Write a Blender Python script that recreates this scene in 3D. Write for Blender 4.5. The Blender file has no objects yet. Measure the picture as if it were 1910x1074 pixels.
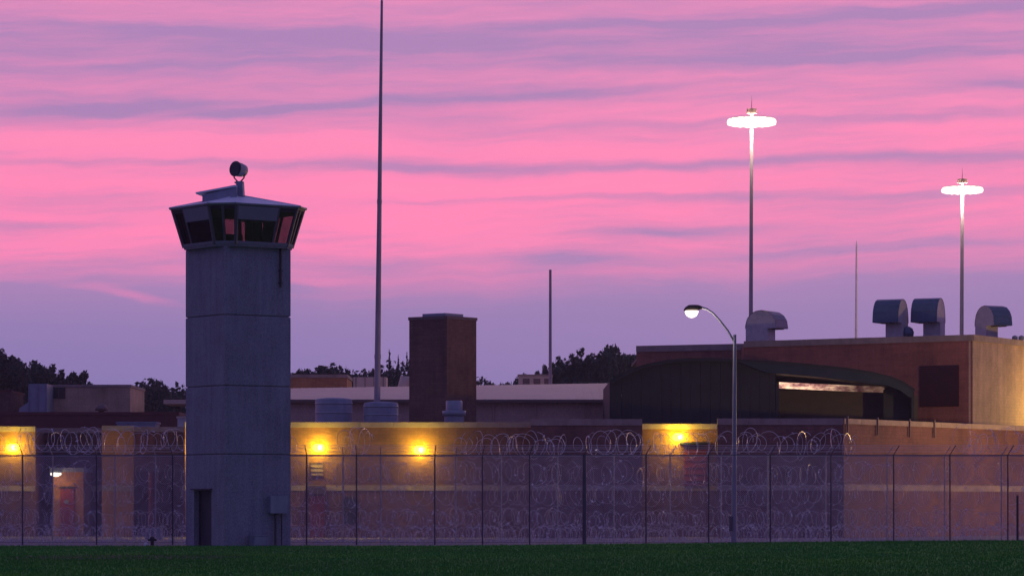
import bpy, math, random
import numpy as np
from mathutils import Vector, Matrix

random.seed(7)
rng = np.random.default_rng(7)
S = bpy.context.scene
COL = S.collection
PI = math.pi

# ------------------------------------------------------------------ camera
FPX = 6300.0            # focal length measured in pixels of the 1910 wide photograph
EYE = 1.86              # metres above the lawn
cd = bpy.data.cameras.new('camera')
cd.sensor_width = 36.0
cd.lens = 36.0 * FPX / 1910.0
cd.shift_y = (940 - 537) / 1910.0
cd.clip_start = 1.0
cd.clip_end = 9000.0
cam = bpy.data.objects.new('camera', cd)
cam.location = (0, 0, EYE)
cam.rotation_euler = (PI / 2, 0, 0)
COL.objects.link(cam)
S.camera = cam

# ------------------------------------------------------------------ exposure
S.view_settings.view_transform = 'Standard'
S.view_settings.look = 'None'
S.view_settings.exposure = 0.0
S.view_settings.gamma = 1.0
S.view_settings.use_curve_mapping = False
S.render.engine = 'CYCLES'
S.cycles.max_bounces = 6
S.cycles.transparent_max_bounces = 24
S.cycles.caustics_reflective = False
S.cycles.caustics_refractive = False
S.cycles.sample_clamp_indirect = 4.0

# ------------------------------------------------------------------ dusk sky
world = bpy.data.worlds.new('World')
S.world = world
world.use_nodes = True
W = world.node_tree
W.nodes.clear()


class NT:
    """small arithmetic helper on a node tree"""
    def __init__(s, t): s.t = t
    def n(s, kind, **kw):
        o = s.t.nodes.new(kind)
        for k, v in kw.items(): setattr(o, k, v)
        return o
    def put(s, sock, v):
        if isinstance(v, (int, float)): sock.default_value = v
        elif isinstance(v, tuple):
            sock.default_value = v if len(v) == len(sock.default_value) else v + (1.0,)
        else: s.t.links.new(v, sock)
    def m(s, op, a, b=0.0, c=0.0, clamp=False):
        o = s.n('ShaderNodeMath', operation=op); o.use_clamp = clamp
        s.put(o.inputs[0], a); s.put(o.inputs[1], b); s.put(o.inputs[2], c)
        return o.outputs[0]
    def mix(s, f, a, b, blend='MIX'):
        o = s.n('ShaderNodeMix', data_type='RGBA', blend_type=blend)
        o.clamp_result = False
        s.put(o.inputs[0], f); s.put(o.inputs[6], a); s.put(o.inputs[7], b)
        return o.outputs[2]
    def xyz(s, x, y, z):
        o = s.n('ShaderNodeCombineXYZ')
        s.put(o.inputs[0], x); s.put(o.inputs[1], y); s.put(o.inputs[2], z)
        return o.outputs[0]
    def noise(s, vec, scale, detail=4.0, rough=0.55):
        o = s.n('ShaderNodeTexNoise')
        s.put(o.inputs['Vector'], vec); s.put(o.inputs['Scale'], scale)
        s.put(o.inputs['Detail'], detail); s.put(o.inputs['Roughness'], rough)
        return o.outputs[0]
    def ramp(s, f, stops, mode='LINEAR'):
        o = s.n('ShaderNodeValToRGB'); o.color_ramp.interpolation = mode
        e = o.color_ramp.elements
        while len(e) < len(stops): e.new(0.5)
        for k, (p, c) in enumerate(stops):
            e[k].position = p
            e[k].color = (c, c, c, 1) if isinstance(c, (int, float)) else tuple(c) + (1,)
        s.put(o.inputs[0], f)
        return o.outputs[0]
    def smooth(s, x, a, b):
        o = s.n('ShaderNodeMapRange', interpolation_type='SMOOTHSTEP')
        s.put(o.inputs[0], x); s.put(o.inputs[1], a); s.put(o.inputs[2], b)
        return o.outputs[0]


w = NT(W)
tc = w.n('ShaderNodeTexCoord')
sp = w.n('ShaderNodeSeparateXYZ')
W.links.new(tc.outputs['Generated'], sp.inputs[0])
X, Y_, Z_ = sp.outputs
az = w.m('ARCTAN2', X, Y_)
hor = w.m('SQRT', w.m('ADD', w.m('MULTIPLY', X, X), w.m('MULTIPLY', Y_, Y_)))
tel = w.m('DIVIDE', Z_, w.m('MAXIMUM', hor, 0.02))
s_ = w.m('MULTIPLY', az, FPX / 955.0)             # cloud-field azimuth
t_ = w.m('MULTIPLY', tel, FPX / 940.0)            # cloud-field height
# slow waviness of the cloud sheets
wv = w.noise(w.xyz(w.m('MULTIPLY', s_, 1.6), w.m('MULTIPLY', t_, 2.2), 3.1), 1.0, 3.0)
wv2 = w.noise(w.xyz(w.m('MULTIPLY', s_, 5.5), w.m('MULTIPLY', t_, 9.0), 8.4), 1.0, 3.0)
tw = w.m('ADD', t_, w.m('ADD', w.m('MULTIPLY', w.m('SUBTRACT', wv, 0.5), 0.07),
                        w.m('MULTIPLY', w.m('SUBTRACT', wv2, 0.5), 0.030)))
tilt = w.m('SUBTRACT', tw, w.m('MULTIPLY', s_, 0.022))
# amount of violet cloud against pink, by height
base = w.ramp(w.m('MULTIPLY', tilt, 0.5), [
    (0.0, 1.0), (0.165, 1.0), (0.21, .85), (0.236, .45), (0.262, .24), (0.30, .12), (0.345, .08),
    (0.385, .26), (0.405, .38), (0.425, .52), (0.455, .72), (0.485, .60), (0.505, .36), (0.56, .6), (0.7, .8), (1.0, 1.0)])
streak = w.noise(w.xyz(w.m('MULTIPLY', s_, 1.9), w.m('MULTIPLY', tilt, 26.0), 1.7), 1.0, 6.0, 0.62)
streak2 = w.noise(w.xyz(w.m('MULTIPLY', s_, 5.0), w.m('MULTIPLY', w.m('SUBTRACT', tilt, w.m('MULTIPLY', s_, 0.03)), 75.0), 5.2), 1.0, 7.0, 0.68)
d = w.m('ADD', base, w.m('MULTIPLY', w.m('SUBTRACT', streak, 0.5), 1.45))
d = w.m('ADD', d, w.m('MULTIPLY', w.m('SUBTRACT', streak2, 0.5), 0.55))


def cloud(px, py, hw, hh, slope=0.0, amp=0.6):
    """one long soft cloud streak at its own direction in the sky"""
    global d
    s0, t0 = (px - 955) / 955.0, (940 - py) / 940.0
    ds = w.m('SUBTRACT', s_, s0)
    u = w.m('MULTIPLY', ds, 955.0 / hw)
    v = w.m('MULTIPLY', w.m('SUBTRACT', w.m('SUBTRACT', tw, t0), w.m('MULTIPLY', ds, slope)), 940.0 / hh)
    e = w.m('POWER', 2.71828, w.m('MULTIPLY', -1.0, w.m('ADD', w.m('MULTIPLY', u, u), w.m('MULTIPLY', v, v))))
    d = w.m('ADD', d, w.m('MULTIPLY', e, amp))


cloud(120, 215, 330, 20, 0.05, 0.75)
cloud(560, 205, 280, 9, 0.10, 0.55)
cloud(1000, 178, 330, 9, 0.06, 0.55)
cloud(420, 90, 520, 24, 0.02, 0.42)
cloud(60, 62, 260, 10, 0.0, 0.35)
cloud(330, 128, 300, 10, 0.04, 0.35)
cloud(1300, 45, 500, 10, 0.03, 0.40)
cloud(1700, 22, 330, 12, 0.03, 0.45)
cloud(1720, 112, 420, 12, 0.04, 0.45)
cloud(1180, 120, 330, 10, 0.02, 0.35)
cloud(1640, 232, 330, 10, 0.03, 0.38)
cloud(1250, 235, 260, 8, 0.0, 0.28)
cloud(250, 305, 330, 7, 0.0, 0.35)
cloud(1620, 372, 330, 9, 0.0, 0.40)
cloud(1600, 470, 260, 11, 0.02, 0.40)
cloud(380, 470, 200, 9, 0.0, 0.25)
cloud(1400, 100, 500, 22, 0.0, 0.30)
cloud(1850, 165, 200, 18, 0.03, 0.45)
cloud(860, 310, 470, 12, 0.0, 0.75)
cloud(1450, 306, 300, 10, 0.03, 0.62)
cloud(1820, 306, 170, 18, 0.0, 0.62)
cloud(1130, 368, 330, 10, 0.0, 0.48)
cloud(1255, 430, 170, 9, 0.05, 0.62)
cloud(700, 487, 150, 16, 0.02, 0.62)
cloud(1050, 484, 110, 17, 0.0, 0.62)
cloud(60, 420, 190, 8, 0.0, 0.5)
cloud(1650, 430, 420, 40, 0.0, 0.28)
cloud(90, 545, 380, 55, 0.0, 0.50)
cloud(1600, 560, 520, 40, 0.0, 0.35)
cloud(258, 553, 85, 9, -0.16, -0.95)
cloud(700, 350, 600, 16, 0.0, -0.35)
cloud(300, 265, 500, 16, 0.0, -0.4)
cloud(800, 535, 300, 14, 0.05, -0.3)
dcl = w.m('MAXIMUM', w.m('MINIMUM', d, 1.0), 0.0)
pink = w.mix(w.smooth(t_, 0.55, 0.95), (1.03, 0.245, 0.48), (0.90, 0.27, 0.50))
violet = (0.41, 0.225, 0.475)
cl = w.mix(dcl, pink, violet)
low = w.mix(w.smooth(t_, 0.10, 0.46), (0.190, 0.175, 0.43), (0.30, 0.207, 0.46))
cl = w.mix(w.smooth(tilt, 0.36, 0.50), low, w.mix(0.0, cl, cl))
cl = w.mix(w.m('MULTIPLY', w.smooth(d, 0.0, -0.5), w.smooth(tilt, 0.30, 0.46)), cl, (1.0, 0.26, 0.48))
# away from the sunset the vault turns to deep blue violet
vault = w.mix(w.smooth(Z_, 0.0, 0.9), (0.088, 0.072, 0.27), (0.10, 0.10, 0.28))
west = w.m('MULTIPLY', w.smooth(w.m('COSINE', az), -0.05, 0.75), w.m('SUBTRACT', 1.0, w.smooth(Z_, 0.14, 0.75)))
skyc = w.mix(west, vault, cl)
nish = w.n('ShaderNodeTexSky', sky_type='NISHITA')
nish.sun_disc = False
nish.sun_elevation = math.radians(0.5)
nish.sun_rotation = math.radians(8)
bg = w.n('ShaderNodeBackground'); bg.inputs[1].default_value = 1.07
W.links.new(skyc, bg.inputs[0])
bg2 = w.n('ShaderNodeBackground'); bg2.inputs[1].default_value = 0.004
W.links.new(nish.outputs[0], bg2.inputs[0])
ad = w.n('ShaderNodeAddShader')
W.links.new(bg.outputs[0], ad.inputs[0]); W.links.new(bg2.outputs[0], ad.inputs[1])
out = w.n('ShaderNodeOutputWorld')
W.links.new(ad.outputs[0], out.inputs[0])


# ------------------------------------------------------------------ builders
def wx(px, Y): return (px - 955.0) / FPX * Y
def wz(py, Y): return EYE + (940.0 - py) / FPX * Y


def tag(o, label=None, cat=None, group=None, kind=None):
    if label: o['label'] = label
    if cat: o['category'] = cat
    if group: o['group'] = group
    if kind: o['kind'] = kind
    return o


def thing(name, label, cat, loc=(0, 0, 0), rz=0.0, group=None):
    o = bpy.data.objects.new(name, None)
    o.empty_display_size = 0.3
    o.location = loc; o.rotation_euler = (0, 0, rz)
    COL.objects.link(o)
    return tag(o, label, cat, group)


def copy_tree(o, parent=None):
    c = o.copy(); COL.objects.link(c); c.parent = parent
    for ch in list(o.children): copy_tree(ch, c)
    return c


class MB:
    def __init__(s, off=(0, 0, 0)):
        s.v = []; s.f = []; s.sm = []; s.off = off
    def add(s, vs, fs, smooth=False):
        k = len(s.v)
        ox, oy, oz = s.off
        s.v += [(a - ox, b - oy, c - oz) for a, b, c in vs]
        s.f += [tuple(i + k for i in f) for f in fs]
        s.sm += [smooth] * len(fs)
        return s
    def box(s, x0, x1, y0, y1, z0, z1):
        return s.add([(x0, y0, z0), (x1, y0, z0), (x1, y1, z0), (x0, y1, z0),
                      (x0, y0, z1), (x1, y0, z1), (x1, y1, z1), (x0, y1, z1)],
                     [(0, 3, 2, 1), (4, 5, 6, 7), (0, 1, 5, 4), (1, 2, 6, 5), (2, 3, 7, 6), (3, 0, 4, 7)])
    def obox(s, p, u, L, t, z0, z1, back=0.0):
        """box along plan direction u from p; from `back` behind to t in front (front = right of u)"""
        ux, uy = u; nx, ny = uy, -ux
        c = []
        for z in (z0, z1):
            for (a, b) in ((0, -back), (L, -back), (L, t), (0, t)):
                c.append((p[0] + ux * a + nx * b, p[1] + uy * a + ny * b, z))
        return s.add(c, [(0, 1, 2, 3), (7, 6, 5, 4), (1, 0, 4, 5), (2, 1, 5, 6), (3, 2, 6, 7), (0, 3, 7, 4)])
    def prism(s, poly, z0, z1, cap=True):
        n = len(poly)
        vs = [(x, y, z0) for x, y in poly] + [(x, y, z1) for x, y in poly]
        fs = [(i, (i + 1) % n, n + (i + 1) % n, n + i) for i in range(n)]
        if cap: fs += [tuple(range(n - 1, -1, -1)), tuple(range(n, 2 * n))]
        return s.add(vs, fs)
    def frustum(s, A, B, cap=True):
        """loft between two 3-D rings with equal counts"""
        n = len(A)
        fs = [(i, (i + 1) % n, n + (i + 1) % n, n + i) for i in range(n)]
        if cap: fs += [tuple(range(n - 1, -1, -1)), tuple(range(n, 2 * n))]
        return s.add(list(A) + list(B), fs)
    def prof(s, pts, M, w0, w1):
        """profile (a,z) extruded across from w0 to w1; M maps (a, e, z) to 3-D"""
        n = len(pts)
        vs = [M(a, w0, z) for a, z in pts] + [M(a, w1, z) for a, z in pts]
        fs = [(i, (i + 1) % n, n + (i + 1) % n, n + i) for i in range(n)]
        fs += [tuple(range(n - 1, -1, -1)), tuple(range(n, 2 * n))]
        return s.add(vs, fs)
    def tube(s, pts, rad, n=8, cap=True, smooth=True):
        pts = [Vector(p) for p in pts]
        if isinstance(rad, (int, float)): rad = [rad] * len(pts)
        rings = []
        up = None
        for i, p in enumerate(pts):
            t = (pts[min(i + 1, len(pts) - 1)] - pts[max(i - 1, 0)]).normalized()
            if up is None:
                up = Vector((0, 0, 1)) if abs(t.z) < 0.9 else Vector((1, 0, 0))
            a = t.cross(up).normalized(); b = t.cross(a).normalized()
            rings.append([tuple(p + (a * math.cos(q) + b * math.sin(q)) * rad[i])
                          for q in (2 * PI * k / n for k in range(n))])
        vs = [v for r in rings for v in r]
        fs = []
        for i in range(len(rings) - 1):
            for k in range(n):
                k2 = (k + 1) % n
                fs.append((i * n + k, i * n + k2, (i + 1) * n + k2, (i + 1) * n + k))
        s.add(vs, fs, smooth)
        if cap:
            s.add(rings[0], [tuple(range(n))]); s.add(rings[-1], [tuple(range(n - 1, -1, -1))])
        return s
    def lathe(s, prof, c, n=24, smooth=True):
        """prof: (r, z) pairs around the vertical through c"""
        vs, fs = [], []
        for r, z in prof:
            for k in range(n):
                q = 2 * PI * k / n
                vs.append((c[0] + r * math.cos(q), c[1] + r * math.sin(q), c[2] + z))
        for i in range(len(prof) - 1):
            for k in range(n):
                k2 = (k + 1) % n
                fs.append((i * n + k, i * n + k2, (i + 1) * n + k2, (i + 1) * n + k))
        return s.add(vs, fs, smooth)
    def build(s, name, mat, parent=None, label=None):
        me = bpy.data.meshes.new(name)
        me.from_pydata(s.v, [], s.f)
        me.polygons.foreach_set('use_smooth', s.sm)
        me.materials.append(mat)
        me.update()
        o = bpy.data.objects.new(name, me)
        COL.objects.link(o)
        if parent: o.parent = parent
        if label: o['label'] = label
        return o


# ------------------------------------------------------------------ materials
def principled(name):
    m = bpy.data.materials.new(name); m.use_nodes = True
    t = m.node_tree
    return m, NT(t), t.nodes['Principled BSDF']


def mat(name, col, rough=0.7, metal=0.0, var=0.18, scale=1.5, bump=0.0, bscale=30.0, streaks=0.0, grain=0.0):
    m, n, b = principled(name)
    tcn = n.n('ShaderNodeNewGeometry')
    pos = tcn.outputs['Position']
    a = n.noise(pos, scale, 6.0, 0.6)
    f = n.m('MULTIPLY', n.m('SUBTRACT', a, 0.5), var * 4)
    if streaks:
        mp = n.n('ShaderNodeMapping'); mp.inputs['Scale'].default_value = (2.2, 2.2, 0.16)
        n.t.links.new(pos, mp.inputs[0])
        f = n.m('ADD', f, n.m('MULTIPLY', n.m('SUBTRACT', n.noise(mp.outputs[0], 1.4, 5.0, 0.65), 0.5), streaks * 4))
    if grain:
        f = n.m('ADD', f, n.m('MULTIPLY', n.m('SUBTRACT', n.noise(pos, 14.0, 3.0, 0.8), 0.5), grain * 4))
    c = n.mix(1.0, tuple(col), n.mix(1.0, (1, 1, 1), n.xyz(f, f, f), 'ADD'), 'MULTIPLY')
    n.t.links.new(c, b.inputs['Base Color'])
    b.inputs['Roughness'].default_value = rough
    b.inputs['Metallic'].default_value = metal
    if bump:
        bp = n.n('ShaderNodeBump'); bp.inputs['Strength'].default_value = bump
        bp.inputs['Distance'].default_value = 0.02
        n.t.links.new(n.noise(pos, bscale, 4.0), bp.inputs['Height'])
        n.t.links.new(bp.outputs[0], b.inputs['Normal'])
    return m


def brick_mat(name, c1, c2, mortar, tint=0.3):
    m, n, b = principled(name)
    g = n.n('ShaderNodeNewGeometry')
    q = n.n('ShaderNodeSeparateXYZ'); n.t.links.new(g.outputs['Position'], q.inputs[0])
    vec = n.xyz(n.m('ADD', q.outputs[0], n.m('MULTIPLY', q.outputs[1], 0.93)), q.outputs[2], 0.0)
    br = n.n('ShaderNodeTexBrick')
    n.t.links.new(vec, br.inputs['Vector'])
    br.inputs['Scale'].default_value = 1.0
    br.inputs['Brick Width'].default_value = 0.40
    br.inputs['Row Height'].default_value = 0.20
    br.inputs['Mortar Size'].default_value = 0.012
    br.inputs['Mortar Smooth'].default_value = 0.3
    br.inputs['Color1'].default_value = c1 + (1,)
    br.inputs['Color2'].default_value = c2 + (1,)
    br.inputs['Mortar'].default_value = mortar + (1,)
    a = n.noise(g.outputs['Position'], 0.5, 6.0, 0.65)
    mp = n.n('ShaderNodeMapping'); mp.inputs['Scale'].default_value = (1.6, 1.6, 0.12)
    n.t.links.new(g.outputs['Position'], mp.inputs[0])
    st = n.noise(mp.outputs[0], 1.0, 5.0, 0.7)
    gr = n.noise(g.outputs['Position'], 9.0, 3.0, 0.8)
    f = n.m('ADD', n.m('MULTIPLY', n.m('SUBTRACT', a, 0.5), tint * 4), n.m('MULTIPLY', n.m('SUBTRACT', st, 0.5), tint * 3))
    f = n.m('ADD', n.m('ADD', f, 1.0), n.m('MULTIPLY', n.m('SUBTRACT', gr, 0.5), 0.8))
    c = n.mix(1.0, br.outputs[0], n.xyz(f, f, f), 'MULTIPLY')
    n.t.links.new(c, b.inputs['Base Color'])
    b.inputs['Roughness'].default_value = 0.85
    bp = n.n('ShaderNodeBump'); bp.inputs['Strength'].default_value = 0.5; bp.inputs['Distance'].default_value = 0.015
    n.t.links.new(n.m('SUBTRACT', 1.0, br.outputs[1]), bp.inputs['Height'])
    n.t.links.new(bp.outputs[0], b.inputs['Normal'])
    return m


def emit(name, col, strength):
    m = bpy.data.materials.new(name); m.use_nodes = True
    t = m.node_tree; t.nodes.clear()
    e = t.nodes.new('ShaderNodeEmission'); e.inputs[0].default_value = tuple(col) + (1,); e.inputs[1].default_value = strength
    o = t.nodes.new('ShaderNodeOutputMaterial'); t.links.new(e.outputs[0], o.inputs[0])
    return m


def glass(name, tint, gloss=0.10):
    m = bpy.data.materials.new(name); m.use_nodes = True
    t = m.node_tree; t.nodes.clear()
    a = t.nodes.new('ShaderNodeBsdfTransparent'); a.inputs[0].default_value = tuple(tint) + (1,)
    g = t.nodes.new('ShaderNodeBsdfGlossy'); g.inputs['Roughness'].default_value = 0.06
    x = t.nodes.new('ShaderNodeMixShader'); x.inputs[0].default_value = gloss
    o = t.nodes.new('ShaderNodeOutputMaterial')
    t.links.new(a.outputs[0], x.inputs[1]); t.links.new(g.outputs[0], x.inputs[2]); t.links.new(x.outputs[0], o.inputs[0])
    return m


def leaf_mat(name, c1, c2):
    m, n, b = principled(name)
    g = n.n('ShaderNodeNewGeometry')
    f = n.noise(g.outputs['Position'], 0.9, 4.0, 0.6)
    n.t.links.new(n.mix(n.smooth(f, 0.35, 0.65), c1, c2), b.inputs['Base Color'])
    b.inputs['Roughness'].default_value = 0.8
    return m


M = {}
M['concrete'] = mat('precast concrete', (0.275, 0.275, 0.335), 0.85, var=0.16, scale=0.9, bump=0.6, bscale=50, streaks=0.20, grain=0.40)
M['joint'] = mat('dark joint sealant', (0.20, 0.20, 0.21), 0.9, var=0.3, scale=9)
M['brick'] = brick_mat('red brown block', (0.235, 0.105, 0.088), (0.19, 0.085, 0.075), (0.15, 0.085, 0.075))
M['brickd'] = brick_mat('dark brown brick', (0.175, 0.085, 0.075), (0.13, 0.068, 0.065), (0.11, 0.07, 0.068))  # annex brick; in the block's recesses it paints in shade
M['brickh'] = brick_mat('hall red brick', (0.36, 0.125, 0.085), (0.30, 0.105, 0.075), (0.24, 0.12, 0.10))
M['brickc'] = brick_mat('chimney brick', (0.23, 0.115, 0.085), (0.185, 0.09, 0.072), (0.16, 0.09, 0.075))
M['bricko'] = brick_mat('tan orange brick', (0.50, 0.22, 0.09), (0.44, 0.19, 0.08), (0.36, 0.20, 0.12))  # lamplight put into the brick colour as orange
M['brickt'] = brick_mat('tan brick', (0.60, 0.40, 0.27), (0.55, 0.37, 0.255), (0.48, 0.34, 0.25))  # plant room tan; on the hall's right face it paints lamplight
M['blockp'] = brick_mat('painted pale block', (0.70, 0.46, 0.36), (0.66, 0.44, 0.35), (0.58, 0.40, 0.33), 0.12)
M['coping'] = mat('limestone coping', (0.36, 0.27, 0.235), 0.8, var=0.25, scale=1.2, streaks=0.1, grain=0.1)
M['band'] = mat('cast stone band', (0.42, 0.31, 0.26), 0.8, var=0.25, scale=1.5, grain=0.1)
M['roof'] = mat('tar roof', (0.12, 0.10, 0.10), 0.9, var=0.3)
M['redroof'] = mat('dark red parapet', (0.17, 0.045, 0.05), 0.8, var=0.2)
M['metalroof'] = mat('pale standing seam roof', (0.90, 0.64, 0.43), 0.55, var=0.08, scale=0.6, streaks=0.08)
M['beige'] = mat('beige sheet metal', (0.68, 0.52, 0.42), 0.6, var=0.1)
M['galv'] = mat('galvanised duct metal', (0.30, 0.33, 0.40), 0.45, 0.25, var=0.16, scale=2.0, streaks=0.1)
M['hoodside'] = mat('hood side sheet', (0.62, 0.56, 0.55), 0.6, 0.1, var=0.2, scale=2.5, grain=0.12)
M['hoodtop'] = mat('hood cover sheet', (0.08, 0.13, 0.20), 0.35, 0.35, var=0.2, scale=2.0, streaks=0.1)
M['pole'] = mat('weathered pole steel', (0.40, 0.34, 0.38), 0.55, 0.3, var=0.2, scale=0.6, streaks=0.12)
M['lamppole'] = mat('galvanised lamp pole', (0.26, 0.28, 0.34), 0.5, 0.3, var=0.15)
M['dark'] = mat('dark painted steel', (0.035, 0.035, 0.045), 0.6, var=0.3)
M['darkin'] = mat('dark cabin interior', (0.05, 0.04, 0.05), 0.9, var=0.3)
M['frame'] = mat('window frame steel', (0.12, 0.12, 0.14), 0.5, 0.2, var=0.1)
M['shade'] = mat('grey roller shade', (0.25, 0.25, 0.31), 0.8, var=0.06)
M['rooftop'] = mat('cabin roof metal', (0.78, 0.82, 0.88), 0.5, 0.05, var=0.12, scale=1.5, streaks=0.05)
M['glass'] = glass('tinted cabin glass', (0.58, 0.52, 0.55), 0.07)
M['panels'] = mat('green black hall cladding', (0.022, 0.027, 0.030), 0.7, var=0.3, scale=0.8, streaks=0.2, grain=0.2)
M['hallroof'] = mat('dark teal vault roofing', (0.022, 0.040, 0.046), 0.5, 0.1, var=0.3, scale=1.0, grain=0.2)
M['olive'] = mat('olive inner wall', (0.10, 0.08, 0.055), 0.85, var=0.2)
M['louvre'] = mat('dark red louvre', (0.05, 0.006, 0.012), 0.6, var=0.2)
M['reddoor'] = mat('red painted door', (0.34, 0.06, 0.05), 0.5, var=0.15)  # door red; on the porch column it paints in red light
M['darkdoor'] = mat('dark steel door', (0.055, 0.05, 0.065), 0.6, var=0.2)
M['brown'] = mat('brown sheet', (0.20, 0.13, 0.12), 0.6)
M['sign'] = mat('faded sign board', (0.45, 0.30, 0.24), 0.7)
M['signline'] = mat('sign bars', (0.05, 0.03, 0.03), 0.7)
M['fence'] = mat('galvanised fence steel', (0.09, 0.09, 0.13), 0.5, 0.4, var=0.2, scale=3)
M['fence2'] = mat('pale galvanised post', (0.40, 0.38, 0.44), 0.5, 0.3, var=0.2, scale=3)
M['link'] = mat('chain link wire', (0.42, 0.37, 0.48), 0.5, 0.3, var=0.25, scale=0.8)
M['razor'] = mat('razor ribbon steel', (0.80, 0.74, 0.80), 0.30, 0.5, var=0.15, scale=3)
M['gravel'] = mat('gravel strip', (0.28, 0.23, 0.25), 0.95, var=0.35, scale=0.8, bump=1.0, bscale=12, grain=0.5)
M['bark'] = mat('bark', (0.08, 0.06, 0.05), 0.9)
M['leaf'] = leaf_mat('dark foliage', (0.035, 0.050, 0.048), (0.065, 0.085, 0.065))
M['leaf2'] = leaf_mat('darker foliage', (0.028, 0.042, 0.044), (0.055, 0.070, 0.058))
M['bronze'] = mat('bronze lamp housing', (0.08, 0.06, 0.04), 0.5, 0.4)
M['white'] = mat('white painted metal', (0.75, 0.73, 0.72), 0.5)
M['tank'] = mat('grey blue vent drum', (0.26, 0.28, 0.36), 0.6, 0.1, var=0.2, scale=2, streaks=0.12)

SODIUM = (1.0, 0.60, 0.10)
M['e_sodium'] = emit('sodium lamp lens', (1.0, 0.70, 0.0035), 95)
M['e_bulb'] = emit('sodium lamp core', (1.0, 0.92, 0.65), 4.0)
M['e_white'] = emit('porch lamp lens', (1.0, 0.93, 0.75), 3)
M['e_mast'] = emit('mast lamp lens', (1.0, 0.87, 0.70), 2.0)
M['e_street'] = emit('street lamp lens', (1.0, 0.86, 0.78), 3)


def point(name, loc, power, col, parent, r=0.1):
    l = bpy.data.lights.new(name, 'POINT'); l.energy = power; l.color = col; l.shadow_soft_size = r
    o = bpy.data.objects.new(name, l); o.location = loc; COL.objects.link(o); o.parent = parent
    return o


# ------------------------------------------------------------------ ground
def smooth01(x): x = max(0.0, min(1.0, x)); return x * x * (3 - 2 * x)


def lawn_z(x, y):
    px = 955 + x / max(y, 1) * FPX
    k = smooth01((px - 700) / 1250.0) * smooth01((y - 60) / 90.0)
    return 0.25 * k + 0.02 * math.sin(x * 0.21 + 1.3) * math.sin(y * 0.17) * smooth01((y - 60) / 60)


def grass_material():
    m, n, b = principled('mown lawn')
    g = n.n('ShaderNodeNewGeometry')
    p = g.outputs['Position']
    a = n.noise(p, 0.11, 5.0, 0.6)
    c = n.noise(p, 3.0, 5.0, 0.75)
    mp = n.n('ShaderNodeMapping'); mp.inputs['Scale'].default_value = (0.25, 1.2, 1)
    n.t.links.new(p, mp.inputs[0])
    e = n.noise(mp.outputs[0], 1.0, 5.0, 0.7)
    col = n.mix(n.smooth(a, 0.35, 0.65), (0.060, 0.36, 0.038), (0.125, 0.40, 0.028))
    col = n.mix(n.smooth(n.noise(p, 0.035, 3.0, 0.5), 0.40, 0.62), col, (0.085, 0.30, 0.03))
    col = n.mix(n.smooth(e, 0.38, 0.62), col, (0.045, 0.27, 0.050))
    f = n.m('ADD', 0.45, n.m('MULTIPLY', c, 1.1))
    n.t.links.new(n.mix(1.0, col, n.xyz(f, f, f), 'MULTIPLY'), b.inputs['Base Color'])
    b.inputs['Roughness'].default_value = 0.9
    b.inputs['Specular IOR Level'].default_value = 0.1
    bp = n.n('ShaderNodeBump'); bp.inputs['Strength'].default_value = 1.0; bp.inputs['Distance'].default_value = 0.05
    n.t.links.new(n.noise(p, 8.0, 5.0, 0.8), bp.inputs['Height'])
    n.t.links.new(bp.outputs[0], b.inputs['Normal'])
    return m


M['lawn'] = grass_material()
g = MB().box(-4000, 4000, -300, 7000, -1.0, -0.012)
tag(g.build('ground', mat('far ground', (0.05, 0.06, 0.035), 0.95)), kind='structure')
xs = np.linspace(-60, 60, 121); ys = np.linspace(-40, 151.2, 140)
vs = [(x, y, lawn_z(x, y)) for y in ys for x in xs]
fs = [(j * 121 + i, j * 121 + i + 1, (j + 1) * 121 + i + 1, (j + 1) * 121 + i) for j in range(139) for i in range(120)]
lw = MB().add(vs, fs, True)
edge = [(x, 151.2, lawn_z(x, 151.2)) for x in xs] + [(x, 151.2, -0.01) for x in xs]
lw.add(edge, [(i + 1, i, 121 + i, 121 + i + 1) for i in range(120)])
tag(lw.build('lawn', M['lawn']), kind='structure')
tag(MB().box(-75, 75, 151.2, 232, -0.2, -0.004).build('gravel', M['gravel']), kind='structure')

# short grass blades on the lawn
NB = 90000
yy = 84 + (151 - 84) * rng.random(NB)
xx = (rng.random(NB) * 2 - 1) * 0.165 * yy
zz = np.array([lawn_z(a, b) for a, b in zip(xx, yy)])
ang = rng.random(NB) * PI
hh = 0.04 + 0.07 * rng.random(NB) ** 2
wd = 0.022
P = np.zeros((NB, 3, 3))
P[:, 0] = np.stack([xx - wd * np.cos(ang), yy - wd * np.sin(ang), zz - 0.01], 1)
P[:, 1] = np.stack([xx + wd * np.cos(ang), yy + wd * np.sin(ang), zz - 0.01], 1)
P[:, 2] = np.stack([xx + (rng.random(NB) - .5) * .06, yy + (rng.random(NB) - .5) * .06, zz + hh], 1)


def tri_mesh(name, V, k, mt):
    """V (n, k, 3): n loose polygons of k corners"""
    n = V.shape[0]
    me = bpy.data.meshes.new(name)
    me.vertices.add(n * k); me.vertices.foreach_set('co', V.reshape(-1).astype(np.float32))
    me.loops.add(n * k); me.loops.foreach_set('vertex_index', np.arange(n * k, dtype=np.int32))
    me.polygons.add(n); me.polygons.foreach_set('loop_start', np.arange(0, n * k, k, dtype=np.int32))
    me.polygons.foreach_set('loop_total', np.full(n, k, dtype=np.int32))
    me.materials.append(mt); me.update(); me.validate()
    return me


o = bpy.data.objects.new('grass', tri_mesh('grass', P, 3, M['lawn']))
COL.objects.link(o)
tag(o, 'short dark green grass along the bottom of the view', 'grass', kind='stuff')

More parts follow.
